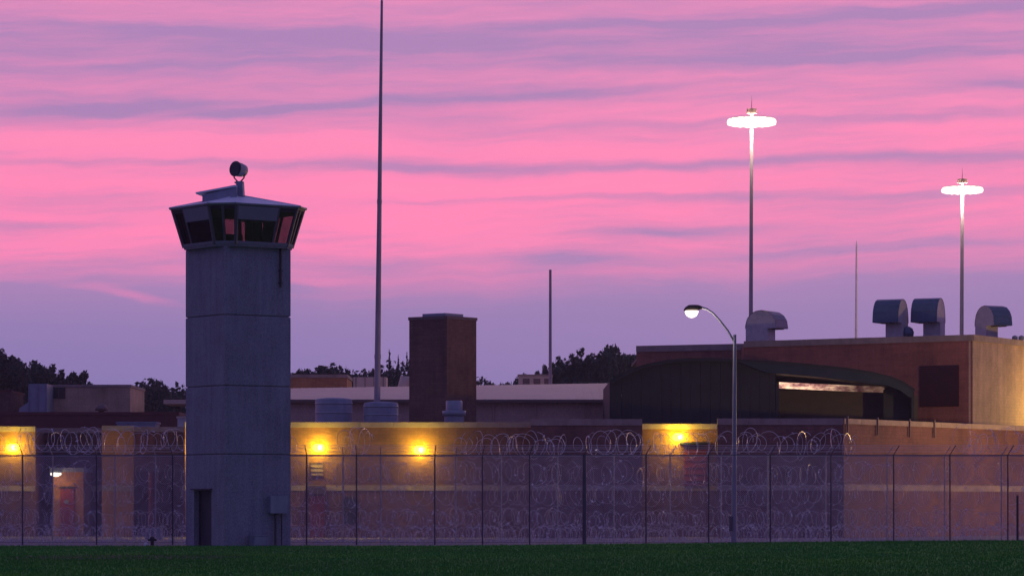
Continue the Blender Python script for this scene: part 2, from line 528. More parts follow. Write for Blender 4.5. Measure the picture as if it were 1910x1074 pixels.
# ------------------------------------------------------------------ guard tower
TY = 152.4
TPX = FPX / TY
tx = wx(444, TY)
tower = thing('guard_tower', 'tall grey concrete guard tower with glazed octagonal cabin, standing on the lawn edge', 'watchtower',
              (tx, TY, 0), math.radians(35.8))
h = 3.435 / 2
zj = [0.0, wz(848, TY), wz(722, TY), wz(592, TY), wz(465, TY)]
for k in range(4):
    z0, z1 = zj[k] + (0.015 if k else -0.1), zj[k + 1] - 0.015
    s = MB()
    c = 0.05

    def ring(hh, z, notch=False):
        if notch:
            return [(-hh, -hh), (hh, -hh), (hh, hh), (-hh, hh), (-hh, 0.98), (-hh + .4, 0.98), (-hh + .4, -0.55), (-hh, -0.55)]
        return [(-hh, -hh), (hh, -hh), (hh, hh), (-hh, hh)]
    if k == 0:
        s.prism(ring(h, 0, True), -0.1, 2.5)
        s.prism(ring(h, 0), 2.5, z1 - 0.03)
    else:
        A = [(x, y, z0) for x, y in ring(h - .03, 0)]; B = [(x, y, z0 + .03) for x, y in ring(h, 0)]
        s.frustum(A, B)
        s.prism(ring(h, 0), z0 + .03, z1 - .03)
    s.frustum([(x, y, z1 - .03) for x, y in ring(h, 0)], [(x, y, z1) for x, y in ring(h - .03, 0)])
    s.build('shaft_section', M['concrete'], tower)
    if k: MB().box(-h + .06, h - .06, -h + .06, h - .06, zj[k] - .016, zj[k] + .016).build('joint', M['joint'], tower)
# joints sit behind the face, doors in the notch of the left face
dr = MB().box(-h + .33, -h + .39, -.50, .93, 0.0, 2.44).build('door', M['darkdoor'], tower)
MB().box(-h + .28, -h + .33, -.36, -.33, 1.0, 1.25).build('handle', M['galv'], dr)
fr = MB(); fr.box(-h + .25, -h + .41, -.55, -.50, 0, 2.5).box(-h + .25, -h + .41, .93, .98, 0, 2.5).box(-h + .25, -h + .41, -.50, .93, 2.44, 2.5)
fr.build('door_frame', M['dark'], tower)
MB().box(-h - .14, -h + .02, -.62, 1.05, 2.5, 2.56).build('door_canopy', M['dark'], tower)
def rf(px): return -h + 2 * h * (px - 428) / 115.0      # along the right face
ub = MB().box(rf(502), rf(531), -h - .28, -h - .002, 1.48, 2.22).build('utility_box', M['tank'], tower)
MB().box(rf(501.5), rf(531.5), -h - .30, -h - .282, 1.46, 2.24).build('box_door', M['galv'], ub)
MB().tube([(rf(513), -h - .15, 0), (rf(513), -h - .15, 1.48)], .045).tube([(rf(524), -h - .15, 0), (rf(524), -h - .15, 1.48)], .03).build('conduit', M['dark'], tower)
MB().tube([(rf(524), -h - .07, wz(538, TY)), (rf(524), -h - .07, 13.5)], .06, 8).box(rf(521), rf(527), -h - .1, -h - .001, 12.3, 12.36).box(rf(521), rf(527), -h - .1, -h - .001, 11.75, 11.81).build('drain_pipe', M['dark'], tower)

# cabin: chamfered square rings (half side, chamfer cut)
def octo(half, cut, z):
    a, b = half, half - cut
    return [(-a, -b, z), (-b, -a, z), (b, -a, z), (a, -b, z), (a, b, z), (b, a, z), (-b, a, z), (-a, b, z)]


zb, zt = wz(465, TY), wz(391, TY)
HB, CB, HT, CT = 2.02, .68, 2.49, .90
MB().frustum(octo(HB + .0, CB, zb - .03), octo(HB + .02, CB, zb + .06)).build('floor_slab', M['concrete'], tower)
A, B = octo(HB, CB, zb + .06), octo(HT, CT, zt)
MB().frustum(octo(HT - .02, CT, zt - .22), octo(HT, CT, zt)).build('ceiling', M['darkin'], tower)


def lerp(p, q, t): return tuple(p[i] + (q[i] - p[i]) * t for i in range(3))


def facept(i, u, v, off=0.0):
    """point on cabin side i; u along, v up, pushed out by off"""
    j = (i + 1) % 8
    p = lerp(lerp(A[i], A[j], u), lerp(B[i], B[j], u), v)
    c = lerp(A[i], A[j], .5)
    r = math.hypot(c[0], c[1])
    return (p[0] + c[0] / r * off, p[1] + c[1] / r * off, p[2])


def facepanel(s, i, u0, u1, v0, v1, o0, o1):
    a = [facept(i, u, v, o0) for u, v in ((u0, v0), (u1, v0), (u1, v1), (u0, v1))]
    b = [facept(i, u, v, o1) for u, v in ((u0, v0), (u1, v0), (u1, v1), (u0, v1))]
    return s.add(a + b, [(0, 3, 2, 1), (4, 5, 6, 7), (0, 1, 5, 4), (1, 2, 6, 5), (2, 3, 7, 6), (3, 0, 4, 7)])


# sides: 0 = chamfer at the near corner, 1 = right face, 7 = left face, others behind
wide = {1: (0.0, .70), 7: (.30, 1.0), 3: (.55, 1.0), 5: (.3, 1.0)}
for i in range(8):
    splits = [0, .5, 1] if i % 2 == 0 else ([0, .34, .70, 1] if i in (1, 3) else [0, .30, .66, 1])
    if i % 2: splits = [0, wide[i][1] if wide[i][0] == 0 else wide[i][0], 1]
    for a_, b_ in zip(splits[:-1], splits[1:]):
        facepanel(MB(), i, a_ + .012, b_ - .012, .03, .97, -.012, .012).build('window_pane', M['glass'], tower)
    for q in splits[1:-1]:
        facepanel(MB(), i, q - (.02 if i % 2 else .05), q + (.02 if i % 2 else .05), 0.0, 1.0, -.05, .05).build('mullion', M['frame'], tower)
    facepanel(MB(), i, 0.0, 1.0, 0.0, .08, -.055, .06).build('window_sill', M['shade'], tower)
    facepanel(MB(), i, 0.0, 1.0, .95, 1.0, -.055, .055).build('window_head', M['frame'], tower)
    MB().tube([A[i], B[i]], .085, 6, smooth=False).build('corner_post', M['frame'], tower)
    if i in wide:
        u0, u1 = wide[i]
        v0 = .56 if i in (1, 7) else .16
        facepanel(MB(), i, u0 + .03, u1 - .02, v0, .955, -.10, -.07).build('window_shade', M['shade'], tower)
for i in (1, 7):       # grey head panels above the two front windows
    u0, u1 = wide[i]
    facepanel(MB(), i, u0 + .02, u1 - .015, .62, .955, .055, .075).build('head_panel', M['shade'], tower)
# things inside the cabin
MB().box(-1.3, .8, .9, 1.3, zb + .2, zb + .75).build('console', M['darkin'], tower)
MB().box(.9, 1.4, .2, .9, zb + .21, zt - .25).build('equipment_rack', M['darkin'], tower)
# roof
E0, E1 = octo(HT + .10, CT, zt - .02), octo(HT + .12, CT, zt + .05)
MB().frustum(E0, E1).build('fascia', M['galv'], tower)
apex = (0, 0, wz(364, TY))
rfm = MB()
R0 = octo(HT + .11, CT, zt + .051)
inner = [lerp(p, apex, .96) for p in R0]
rfm.frustum(R0, inner)
for p in R0: rfm.tube([(p[0], p[1], p[2] + .01), (apex[0], apex[1], apex[2] + .015)], .025, 5)
rfm.build('roof', M['rooftop'], tower)
# sloped hatch housing on the roof and the mast base beside it
cr, sr = math.cos(-math.radians(35.8) + math.radians(-8)), math.sin(-math.radians(35.8) + math.radians(-8))
def hm(a, e, z): return (a * cr - e * sr, a * sr + e * cr, z)
MB().prof([(-1.45, zt + .1), (.12, zt + .1), (.12, wz(352, TY)), (-1.45, wz(366, TY))], hm, -.85, .45).build('roof_hatch', M['galv'], tower)
MB().prof([(-1.72, wz(364.5, TY)), (.10, wz(352, TY)), (.10, wz(348.5, TY)), (-1.74, wz(361.5, TY))], hm, -.95, .55).build('hatch_cover', M['rooftop'], tower)
MB().prof([(-.02 + .14, zt + .3), (.36, zt + .3), (.30, wz(340, TY)), (-.0, wz(340, TY))], hm, -.5, -.1).build('light_plinth', M['tank'], tower)

# searchlight on the cabin roof
lx, lz = wx(447, TY), wz(318, TY)
ly = TY - .3
sl = thing('searchlight', 'round searchlight on splayed legs on top of the tower roof', 'searchlight', (lx, ly, wz(341, TY)))
L_ = (lx, ly, wz(341, TY))
s = MB(L_)
aw = Vector((-.62, -.74, .10)).normalized()
c0 = Vector((lx, ly, lz))
s.tube([c0 - aw * .34, c0 - aw * .30, c0 - aw * .04, c0 + aw * .22], [.12, .27, .315, .325], 20)
s.build('drum', M['galv'], sl)
MB(L_).tube([c0 + aw * .221, c0 + aw * .27], [.35, .35], 20).build('rim', M['dark'], sl)
MB(L_).tube([c0 + aw * .272, c0 + aw * .285], [.30, .30], 20).build('lens', M['glass'], sl)
for k in (-1, 1):
    MB(L_).tube([(lx + k * .05, ly, wz(341, TY)), (lx + k * .22, ly, wz(333, TY)), (lx + k * .26, ly, lz - .1)], .035, 6).build('leg', M['dark'], sl)
MB(L_).box(lx - .2, lx + .2, ly - .15, ly + .15, wz(343, TY), wz(341, TY)).build('base', M['dark'], sl)

# little utility cabinet at the foot of the tower
fx, fy = None, None
ca, sa = math.cos(math.radians(35.8)), math.sin(math.radians(35.8))
def tw_pt(a, b): return (tx + a * ca - b * sa, TY + a * sa + b * ca)
q = tw_pt(rf(476), -h - .45)
cb = thing('meter_cabinet', 'small grey meter cabinet on the grass against the tower foot', 'cabinet', (q[0], q[1], 0), math.radians(35.8))
MB().box(-.33, .33, -.2, .2, 0, .46).build('body', M['tank'], cb)
MB().box(-.36, .36, -.23, .23, .461, .50).build('lid', M['galv'], cb)
MB().box(-.30, .30, -.22, -.202, .05, .42).build('hatch', M['galv'], cb)

# ------------------------------------------------------------------ long low cell block
WALL_T = .30
block = thing('cell_block', 'long low brown brick prison block with pale coping and band behind the fences', 'prison building', (0, 190, 0))
OFF = (0, 190, 0)


def wallrun(root, off, p, q, z1, matw, cop=None, copz=.30, z0=0.0, band=None, stone=1.9, thick=WALL_T, matb=None):
    """brick wall from plan point p to q with coping stones and a string course"""
    dx, dy = q[0] - p[0], q[1] - p[1]
    L = math.hypot(dx, dy); u = (dx / L, dy / L)
    MB(off).obox(p, u, L, 0.0, z0, z1 - copz, back=thick).build('wall', matw, root)
    if cop:
        n = max(1, round(L / stone)); w_ = L / n
        for k in range(n):
            a = (p[0] + u[0] * (k * w_ + .006), p[1] + u[1] * (k * w_ + .006))
            j = .012 * random.random()
            MB(off).obox(a, u, w_ - .012, .06 + j, z1 - copz + .003, z1 + j * .6, back=thick + .05).build('coping_stone', cop, root)
    if band:
        MB(off).obox(p, u, L, .035, band[0], band[1], back=-.002).build('string_course', matb or M['band'], root)


zl = 6.37
def P2(px, Y): return (wx(px, Y), Y)
BD = (2.62, 2.93)
# left wing
wallrun(block, OFF, P2(-150, 196), P2(66, 196), zl, M['brick'], M['coping'], band=BD)
MB(OFF).obox((wx(66, 196) - .003, 196.32), (0, 1), 3.6, 0.0, 0, zl - .3, back=.3).build('wall', M['brick'], block)
wallrun(block, OFF, P2(66.5, 200), P2(189, 200), zl, M['brickd'], M['coping'], band=BD)  # darker brick puts the shade of this recess into the colour
wallrun(block, OFF, P2(190, 194), P2(249, 194), zl, M['bricko'], M['coping'], band=BD)  # yellow lamplight on the pier is painted by the orange brick
# porch wall above a dark opening
zo = wz(872, 197)
wallrun(block, OFF, P2(249.5, 197), P2(346, 197), zl, M['brick'], M['coping'], z0=zo)
MB(OFF).obox(P2(249.5, 200.5), (1, 0), wx(346, 200) - wx(249.5, 200), 0, 0, zo, back=.2).build('porch_back_wall', M['brickd'], block)  # porch shade painted in with the darker brick
MB(OFF).obox(P2(249.5, 197), (1, 0), wx(346, 197) - wx(249.5, 197), .5, zo - .22, zo - .003, back=0).build('lintel', M['brown'], block)
MB(OFF).tube([(wx(283, 196.9), 196.9, 0), (wx(283, 196.9), 196.9, zo - .22)], .20, 14).build('column', M['reddoor'], block)  # red light on the column is put into its colour
# middle
zm = 6.47
wallrun(block, OFF, P2(345, 190), P2(994, 190), zm, M['brick'], M['coping'], band=BD)
MB(OFF).obox((wx(994, 190), 189.99), (0, -1), 2.15, 0, 0, 6.2, back=.3).build('wall', M['brickd'], block)
wallrun(block, OFF, P2(990, 187.5), P2(1198, 187.5), 6.59, M['brick'], M['coping'], copz=.36, band=BD)
MB(OFF).obox((wx(1198, 187.5) - .003, 187.82), (0, 1), 5.1, 0, 0, 6.1, back=.3).build('wall', M['brick'], block)
wallrun(block, OFF, P2(1196, 193), P2(1340, 193), 6.45, M['brick'], M['band'], band=BD)
MB(OFF).obox((wx(1338, 187.5) + .303, 187.82), (0, 1), 5.1, .3, 0, 6.1, back=0).build('wall', M['brick'], block)
wallrun(block, OFF, P2(1338, 187.5), P2(1572, 187.5), 6.62, M['brick'], M['coping'], copz=.36, band=BD)
pR = P2(1573.5, 187.5)
pE = (31.17 * 1.0 + 8.0, 205.6 + 11.3)
wallrun(block, OFF, pR, pE, 6.62, M['brick'], M['band'], copz=.30, band=(2.62, 2.98), stone=1.9)
# flat roofs
MB(OFF).box(-34, wx(66, 196), 196.35, 214, 5.9, 6.0).build('roof', M['roof'], block)
MB(OFF).prism([P2(66, 200.4), P2(346, 200.4), (wx(346, 214), 214), (wx(66, 200), 214)], 5.9, 6.0).build('roof', M['roof'], block)
MB(OFF).prism([(wx(345, 190), 190.35), (wx(990, 190), 190.35), (wx(990, 190), 226), (wx(345, 190), 226)], 5.9, 6.0).build('roof', M['roof'], block)
MB(OFF).prism([(wx(990, 187.5), 193.4), (18.9, 193.4), (18.9, 211), (wx(990, 187.5), 211)], 5.9, 6.0).build('roof', M['roof'], block)
MB(OFF).prism([(19, 188.8), (pE[0] - .6, pE[1]), (pE[0] - 1, pE[1] + 10), (19, 212)], 5.9, 6.0).build('roof', M['roof'], block)

# doors and openings of the block
d_ = MB(OFF).box(wx(579, 189.9), wx(605, 189.9), 189.9, 189.997, 0, 2.35).build('door', M['reddoor'], block, 'dull red door under the left wall lamp')
MB(OFF).box(wx(600, 189.9), wx(602, 189.9), 189.86, 189.898, 1.0, 1.15).build('handle', M['galv'], d_)
MB(OFF).box(wx(571, 189.6), wx(608, 189.6), 189.3, 189.998, 2.45, 2.90).build('door_canopy', M['brown'], block)
wn = MB(OFF).box(wx(640, 189.9), wx(665, 189.9), 189.93, 189.997, .75, 2.3).build('window', M['dark'], block)
MB(OFF).box(wx(652, 189.9), wx(653, 189.9), 189.90, 189.929, .78, 2.27).box(wx(641, 189.9), wx(651.9, 189.9), 189.90, 189.929, 1.5, 1.54).box(wx(653.1, 189.9), wx(664, 189.9), 189.90, 189.929, 1.5, 1.54).build('mullion', M['frame'], wn)
MB(OFF).box(wx(1268, 192.6), wx(1320, 192.6), 192.2, 192.998, wz(828, 192.6), wz(824, 192.6)).build('awning', M['dark'], block)
rp = MB(OFF).box(wx(1276, 192.9), wx(1318, 192.9), 192.9, 192.997, BD[1] + .01, wz(838, 192.9)).build('shutter', M['reddoor'], block, 'red shutter panel below the bright wall lamp')  # flat red panel with ribs
for k in range(6):
    z = BD[1] + .2 + k * .38
    MB(OFF).box(wx(1277, 192.9), wx(1317, 192.9), 192.87, 192.899, z, z + .05).build('rib', M['louvre'], rp)
# entry vestibule at the left, lamplight painted in its orange brick, with its red door
MB(OFF).box(wx(96, 196), wx(154, 196), 196.4, 199.98, 0, wz(880, 196.4)).build('vestibule', M['bricko'], block)
MB(OFF).box(wx(93, 196), wx(157, 196), 195.9, 199.98, wz(880, 196.4) + .003, wz(872, 196.4)).build('vestibule_roof', M['galv'], block)
dd = MB(OFF).box(wx(112, 196.3), wx(138, 196.3), 196.33, 196.398, 0, wz(910, 196.3)).build('door', M['reddoor'], block, 'red door in the small lit vestibule')
MB(OFF).box(wx(110, 196.3), wx(140, 196.3), 196.28, 196.399, wz(910, 196.3) + .002, wz(906.5, 196.3)).build('door_frame', M['dark'], block)
MB(OFF).tube([(wx(124, 196.3), 196.30, wz(935, 196.3)), (wx(124, 196.3), 196.33, wz(935, 196.3))], .13, 14).build('door_light', M['galv'], dd)
# stains: rainwater pipes high on the oblique wall
du = Vector((pE[0] - pR[0], pE[1] - pR[1], 0)).normalized(); dn = Vector((du.y, -du.x, 0))
for px in (1578, 1634, 1694, 1740):
    t = None
    for k in range(2400):
        a = pR[0] + du.x * k * .01; b = pR[1] + du.y * k * .01
        if 955 + a / b * FPX >= px: t = k * .01; break
    p = Vector((pR[0], pR[1], 0)) + du * t + dn * .10
    MB(OFF).tube([(p.x, p.y, 5.7), (p.x, p.y, 6.75)], .05, 8).build('overflow_pipe', M['brown'], block)

# wall lamps
def wall_lamp(px, py, Y, label, power=60, n=(0, -1), group='yellow wall lamps on the brick walls', pos=None, off=1.0, col=(1.0, .80, .10)):
    p = pos or (wx(px, Y), Y)
    z = wz(py, Y)
    rz = math.atan2(-n[0], -n[1]) * -1.0
    t = thing('wall_lamp', label, 'wall lamp', (p[0], p[1], z), rz, group)
    MB().box(-.17, .17, -.10, -.002, -.16, .14).build('housing', M['bronze'], t)
    MB().add([(-.19, -.002, .18), (.19, -.002, .18), (.19, -.14, .165), (-.19, -.14, .165),
              (-.19, -.002, .145), (.19, -.002, .145), (.19, -.14, .141), (-.19, -.14, .141)],
             [(0, 3, 2, 1), (4, 5, 6, 7), (0, 1, 5, 4), (1, 2, 6, 5), (2, 3, 7, 6), (3, 0, 4, 7)]).build('hood', M['bronze'], t)
    ln_ = MB().tube([(-.33, -.26, -.06), (-.29, -.27, -.06), (-.18, -.28, -.06), (.18, -.28, -.06), (.29, -.27, -.06), (.33, -.26, -.06)], [.06, .15, .225, .225, .15, .06], 16).build('lens', M['e_sodium'], t)  # oversized yellow lens imitates the glow around the lamp
    MB().lathe([(.001, -.13), (.09, -.10), (.13, 0), (.09, .10), (.001, .13)], (.08, -.44, -.05), 14).build('bulb', M['e_bulb'], ln_)  # added white core imitates the glare in front of the lens
    point('lamp_light', (.0, -off, -.15), power, col, t, .30)
    return t


wall_lamp(25, 833, 196, 'leftmost yellow wall lamp glowing on the tan wall near the left edge', 140)
wall_lamp(595, 833, 190, 'yellow wall lamp above the barred sign, just right of the tower', 140)
wall_lamp(783, 837, 190, 'yellow wall lamp on the plain wall below the round vents and brick stack', 140)
wall_lamp(1265, 813, 193, 'yellow wall lamp right under the coping of the recessed bay, left of street lamp', 140)
wall_lamp(375, 838, 190, 'yellow wall lamp hidden behind the tower shaft', 420)

# barred sign under lamp
sg = thing('wall_sign', 'small faded sign board with dark bars below a yellow wall lamp', 'sign', (wx(591.5, 190), 189.95, wz(887, 190)))
o3 = (wx(591.5, 190), 189.95, wz(887, 190))
MB(o3).box(wx(580, 190), wx(603, 190), 189.90, 189.998, wz(887, 190), wz(863, 190)).build('board', M['sign'], sg)
for y0 in (863, 871, 879, 886):
    MB(o3).box(wx(579, 190), wx(604, 190), 189.87, 189.899, wz(y0 + 1.6, 190), wz(y0, 190)).build('bar', M['signline'], sg)

# white porch lamp at the vestibule
pl = thing('porch_lamp', 'white oval porch lamp at the corner of the small vestibule', 'lamp', (wx(104, 195.7), 195.7, wz(884, 195.7)))
MB().box(-.35, .35, -.16, .16, .10, .15).build('housing', M['galv'], pl)
MB().lathe([(0.01, -.14), (.17, -.12), (.31, -.04), (.33, .02), (.30, .09), (.01, .099)], (0, 0, 0), 18).build('lens', M['e_white'], pl)
point('lamp_light', (.25, -.25, -.35), 26, (1.0, .62, .22), pl, .12)

# utility cabinet and stub in the porch area
t = thing('utility_cabinet', 'grey utility cabinet in front of the dark porch, left of tower', 'cabinet', (wx(287, 176), 176, 0))
MB().box(-.42, .42, -.3, .3, 0, .60).build('body', M['tank'], t)
MB().box(-.45, .45, -.33, .33, .601, .65).build('lid', M['galv'], t)
t = thing('valve_post', 'short dark valve post at the gravel edge left of the tower', 'post', (wx(284, 153), 153, 0))
MB().lathe([(.001, .42), (.07, .40), (.12, .33), (.10, .25), (.08, .24), (.08, 0)], (0, 0, 0), 12).build('barrel', M['dark'], t)
MB().tube([(-.2, 0, .25), (.2, 0, .25)], .05, 8).build('outlet', M['dark'], t)
t = thing('marker_stone', 'tiny pale marker at the lawn edge beside the dark valve post', 'marker', (wx(272, 151.5), 151.5, 0))
MB().lathe([(.001, .17), (.06, .15), (.09, .05), (.09, -.02)], (0, 0, 0), 10).build('cap', M['white'], t)

# ------------------------------------------------------------------ roofs and houses behind
def boxthing(name, label, cat, px0, px1, py0, Yf, depth, zb_, mt, part='body', extra=None, cap=None, capz=.12):
    xa, xb = wx(px0, Yf), wx(px1, Yf); z1 = wz(py0, Yf)
    t = thing(name, label, cat, ((xa + xb) / 2, Yf + depth / 2, zb_))
    of = ((xa + xb) / 2, Yf + depth / 2, zb_)
    MB(of).box(xa, xb, Yf, Yf + depth, zb_, z1 - (capz if cap else 0)).build(part, mt, t)
    if cap: MB(of).box(xa - .06, xb + .06, Yf - .06, Yf + depth + .06, z1 - capz + .003, z1).build('cap', cap, t)
    return t, of


# dark red parapet at left behind the roof
t, of = boxthing('rear_wing', 'low dark red rear wing above the left roofline', 'building', -160, 332, 768, 216, 8, 0, M['redroof'], 'wall', cap=M['redroof'], capz=.2)
# tan plant room
t, of = boxthing('plant_room', 'tan brick rooftop plant room with a small dark window, at left', 'building', 92, 243, 717, 235, 9, 0, M['brickt'], 'wall', cap=M['coping'], capz=.18)
wn = MB(of).box(wx(97, 235), wx(122, 235), 234.93, 234.997, wz(743, 235), wz(718.5 + 4, 235)).build('window', M['dark'], t)
MB(of).box(wx(109, 235), wx(110.2, 235), 234.90, 234.929, wz(742, 235), wz(724, 235)).build('mullion', M['frame'], wn)
dt = thing('air_duct', 'grey blue sloping air duct beside the tan plant room', 'duct', (wx(70, 233), 233, 5))
def dm(a, e, z): return (a, e, z)
MB((wx(70, 233), 233, 5)).prof([(wx(60, 233), wz(717, 233)), (wx(93, 233), wz(717, 233)), (wx(93, 233), 7), (wx(36, 233), 7), (wx(42, 233), wz(762, 233)), (wx(60, 233), wz(750, 233))], dm, 231.5, 234.8).build('casing', M['galv'], dt)
for px in (60, 76, 92):
    MB((wx(70, 233), 233, 5)).box(wx(px, 233) - .05, wx(px, 233) + .05, 231.42, 231.499, 7.2, wz(718, 233)).build('flange', M['tank'], dt)
boxthing('brick_annex', 'dark red brick annex at the far left edge below trees', 'building', -120, 20, 728, 232, 6, 0, M['brickd'], 'wall', cap=M['redroof'])
t = thing('roof_vent', 'small domed vent above the red parapet below the plant room', 'roof vent', (wx(189, 222), 222, 7.4))
MB().lathe([(.001, 1.25 - .2), (.25, 1.0), (.42, .8), (.42, .6), (.2, .6), (.2, -.3)], (0, 0, 0), 16).build('dome', M['brown'], t)
boxthing('roof_curb', 'flat grey skylight curb on the left roof edge', 'skylight', 218, 290, 786, 204, 2.5, 5.9, M['galv'], cap=M['tank'])
boxthing('roof_box', 'small pale box on the roof touching the tower left edge', 'roof unit', 331, 346, 776, 206, 1, 5.9, M['hoodside'], cap=M['beige'])
boxthing('flat_canopy', 'thin beige canopy roof just left of the tower', 'canopy', 305, 350, 745, 240, 6, wz(753, 240), M['beige'])

# long metal roofed building
ye, yr = 228.0, 240.0
ze, zr = wz(744.5, ye), wz(714.5, yr)
mr = thing('metal_roofed_hall', 'long pale hall with a shallow metal roof behind the brick stack', 'building', (0, ye, 0))
mo = (0, ye, 0)
xl, xr_ = wx(480, ye), wx(1170, ye)
MB(mo).box(xl, xr_ - 1, ye + .5, ye + 22, 0, ze - .12).build('wall', M['blockp'], mr)
rm = MB(mo)
xh = wx(1135, yr)
rm.add([(xl, ye, ze), (xr_, ye, ze), (xh, yr, zr), (xl, yr, zr - .38), (xl, ye, ze - .12), (xr_, ye, ze - .12),
        (xr_, 2 * yr - ye, ze), (xl, 2 * yr - ye, ze), (xr_, 2 * yr - ye, ze - .12), (xl, 2 * yr - ye, ze - .12)],
       [(0, 1, 2, 3), (4, 5, 1, 0), (1, 6, 2), (3, 2, 6, 7), (5, 8, 6, 1), (4, 0, 3, 7, 9), (4, 9, 8, 5), (9, 7, 6, 8)])
roof_o = rm.build('roof', M['metalroof'], mr)
n = 44
sm_ = MB(mo); zr0 = zr
for k in range(n + 1):
    x = xl + (xr_ - xl) * k / n
    v = 1.0 if x <= xh else max(0.02, (xr_ - x) / (xr_ - xh))
    zr = zr0 - .38 * max(0.0, (xh - x) / (xh - xl))
    sm_.add([(x - .02, ye - .01, ze), (x + .02, ye - .01, ze), (x + .02, ye + (yr - ye) * v, ze + (zr - ze) * v + .01), (x - .02, ye + (yr - ye) * v, ze + (zr - ze) * v + .01),
             (x - .02, ye - .01, ze + .025), (x + .02, ye - .01, ze + .025), (x + .02, ye + (yr - ye) * v, ze + (zr - ze) * v + .03), (x - .02, ye + (yr - ye) * v, ze + (zr - ze) * v + .03)],
            [(0, 1, 5, 4), (1, 2, 6, 5), (3, 0, 4, 7), (4, 5, 6, 7)])
so = sm_.build('standing_seams', M['metalroof'], mr); so['kind'] = 'stuff'
MB(mo).box(xl, xr_, ye - .12, ye - .012, ze - .2, ze - .02).build('gutter', M['brown'], mr)
for px in (770 + 150, 1000, 1090):
    MB(mo).tube([(wx(px, ye), ye + .42, 5), (wx(px, ye), ye + .42, ze - .2)], .05, 8).build('downpipe', M['blockp'], mr)

t, of = boxthing('orange_brick_annex', 'low orange brick building lit warmly right of the tower', 'building', 520, 647, 698, 252, 8, 0, M['bricko'], 'wall', cap=M['coping'], capz=.25)  # warm lamplight is put into the orange of this wall
t, of = boxthing('duct_box', 'long beige rooftop duct left of the tall tapered pole', 'duct', 659, 721, 703, 247, 2, 9, M['beige'], 'casing')
for k in range(4):
    x = wx(664 + k * 17, 247); MB(of).box(x - .05, x + .05, 246.93, 246.999, 9.2, wz(703.5, 247)).build('flange', M['coping'], t)
t = thing('gooseneck_vent', 'beige gooseneck vent peeking out left of the brick stack', 'roof vent', (wx(755, 244), 244, 9.5))
MB((wx(755, 244), 244, 9.5)).tube([(wx(770, 244), 244, 9.6), (wx(769, 244), 244, 10.6), (wx(764, 244), 244, 11.1), (wx(757, 244), 244, 11.0), (wx(753, 244), 244, 10.4), (wx(751, 244), 244, 9.9)], [.35, .38, .4, .42, .42, .42], 14).build('neck', M['beige'], t)
t, of = boxthing('roof_unit', 'beige rooftop unit at the foot of the thin mast', 'roof unit', 967, 1030, 698, 246, 2.4, 9, M['beige'], cap=M['coping'])
for k in range(3):
    x = wx(975 + k * 20, 246); MB(of).box(x, x + .5, 245.95, 245.998, 10.6, 11.0).build('grille', M['brown'], t)

# brick stack
YS = 214.0
L = 3.06
ctr = (wx(826, YS + 2.1), YS + 2.1)
ch = thing('brick_chimney', 'broad dark brick chimney stack rising over the low roofs', 'chimney', (ctr[0], ctr[1], 0), math.radians(36.9))
zc = wz(592, YS + 2)
# near corner lies right of centre: rotate by -(90-36.9)
ch.rotation_euler.z = math.radians(-36.9 - 0.0)
MB().box(-L / 2, L / 2, -L / 2, L / 2, 0, zc - .20).build('shaft', M['brickc'], ch)
MB().box(-L / 2 - .05, L / 2 + .05, -L / 2 - .05, L / 2 + .05, zc - .197, zc).build('coping', M['brown'], ch)
MB().box(-L / 2 + .6, L / 2 - .6, -L / 2 + .6, L / 2 - .6, zc + .003, zc + .22).build('flue_cap', M['galv'], ch)

# roof drums
def drum(px0, px1, py, Y, label, ribs=4):
    r = (px1 - px0) / 2 / FPX * Y
    zt_ = wz(py, Y)
    c = (wx((px0 + px1) / 2, Y), Y, 6.0)
    t = thing('roof_drum', label, 'roof vent', c, 0, 'round vent drums on the low roof')
    H = zt_ - 6.0
    MB().lathe([(r * .97, 0), (r * .97, H - .1), (r * .9, H - .03), (r * .5, H + .03), (.001, H + .05)], (0, 0, 0), 32).build('body', M['tank'], t)
    for k in range(ribs):
        z = H * (k + .35) / ribs
        MB().lathe([(r * .972, z), (r, z + .03), (r, z + .07), (r * .972, z + .10)], (0, 0, 0), 32).build('hoop', M['galv'], t)


drum(587, 658, 743, 205, 'left one of the two wide grey roof drums, near the tower')
drum(677, 744, 750, 204, 'right one of the two wide grey roof drums, at the tall pole foot')
t = thing('roof_fan', 'small stepped grey roof fan in front of the brick chimney', 'roof fan', (wx(847, 199), 199, 6.0))
f_ = 199 / FPX
MB().lathe([(18.5 * f_, 0), (18.5 * f_, wz(776, 199) - 6)], (0, 0, 0), 20).build('curb', M['galv'], t)
MB().lathe([(15 * f_, wz(776, 199) - 6), (22 * f_, wz(775, 199) - 6), (22 * f_, wz(766, 199) - 6), (15 * f_, wz(765, 199) - 6)], (0, 0, 0), 20).build('skirt', M['galv'], t)
MB().lathe([(15.5 * f_, wz(765, 199) - 5.998), (15.5 * f_, wz(749, 199) - 6), (14 * f_, wz(747, 199) - 6), (.001, wz(746.5, 199) - 6)], (0, 0, 0), 20).build('drum', M['galv'], t)

# ------------------------------------------------------------------ dark vaulted hall
YV = 212.0
vh = thing('vaulted_hall', 'dark green black hall with a shallow curved roof and bright slot', 'building', (wx(1420, YV), YV, 0))
vo = (wx(1420, YV), YV, 0)
arc = [(1137, 711), (1150, 703), (1175, 690), (1205, 680), (1245, 672.5), (1285, 669.5), (1330, 669.5), (1380, 671.5), (1430, 674), (1480, 677.5), (1530, 682), (1580, 687.5), (1625, 694.5), (1660, 703), (1685, 713), (1705, 727)]
ow = [(wx(a, YV), wz(b, YV)) for a, b in arc]
inn = []
for i, (x, z) in enumerate(ow):
    th = .16 if i < 8 else (.72 if i < 13 else .5)
    inn.append((x + (.12 if i < 3 else (-.25 if i > 12 else 0)), z - th))
DV = 15.0
n = len(ow)
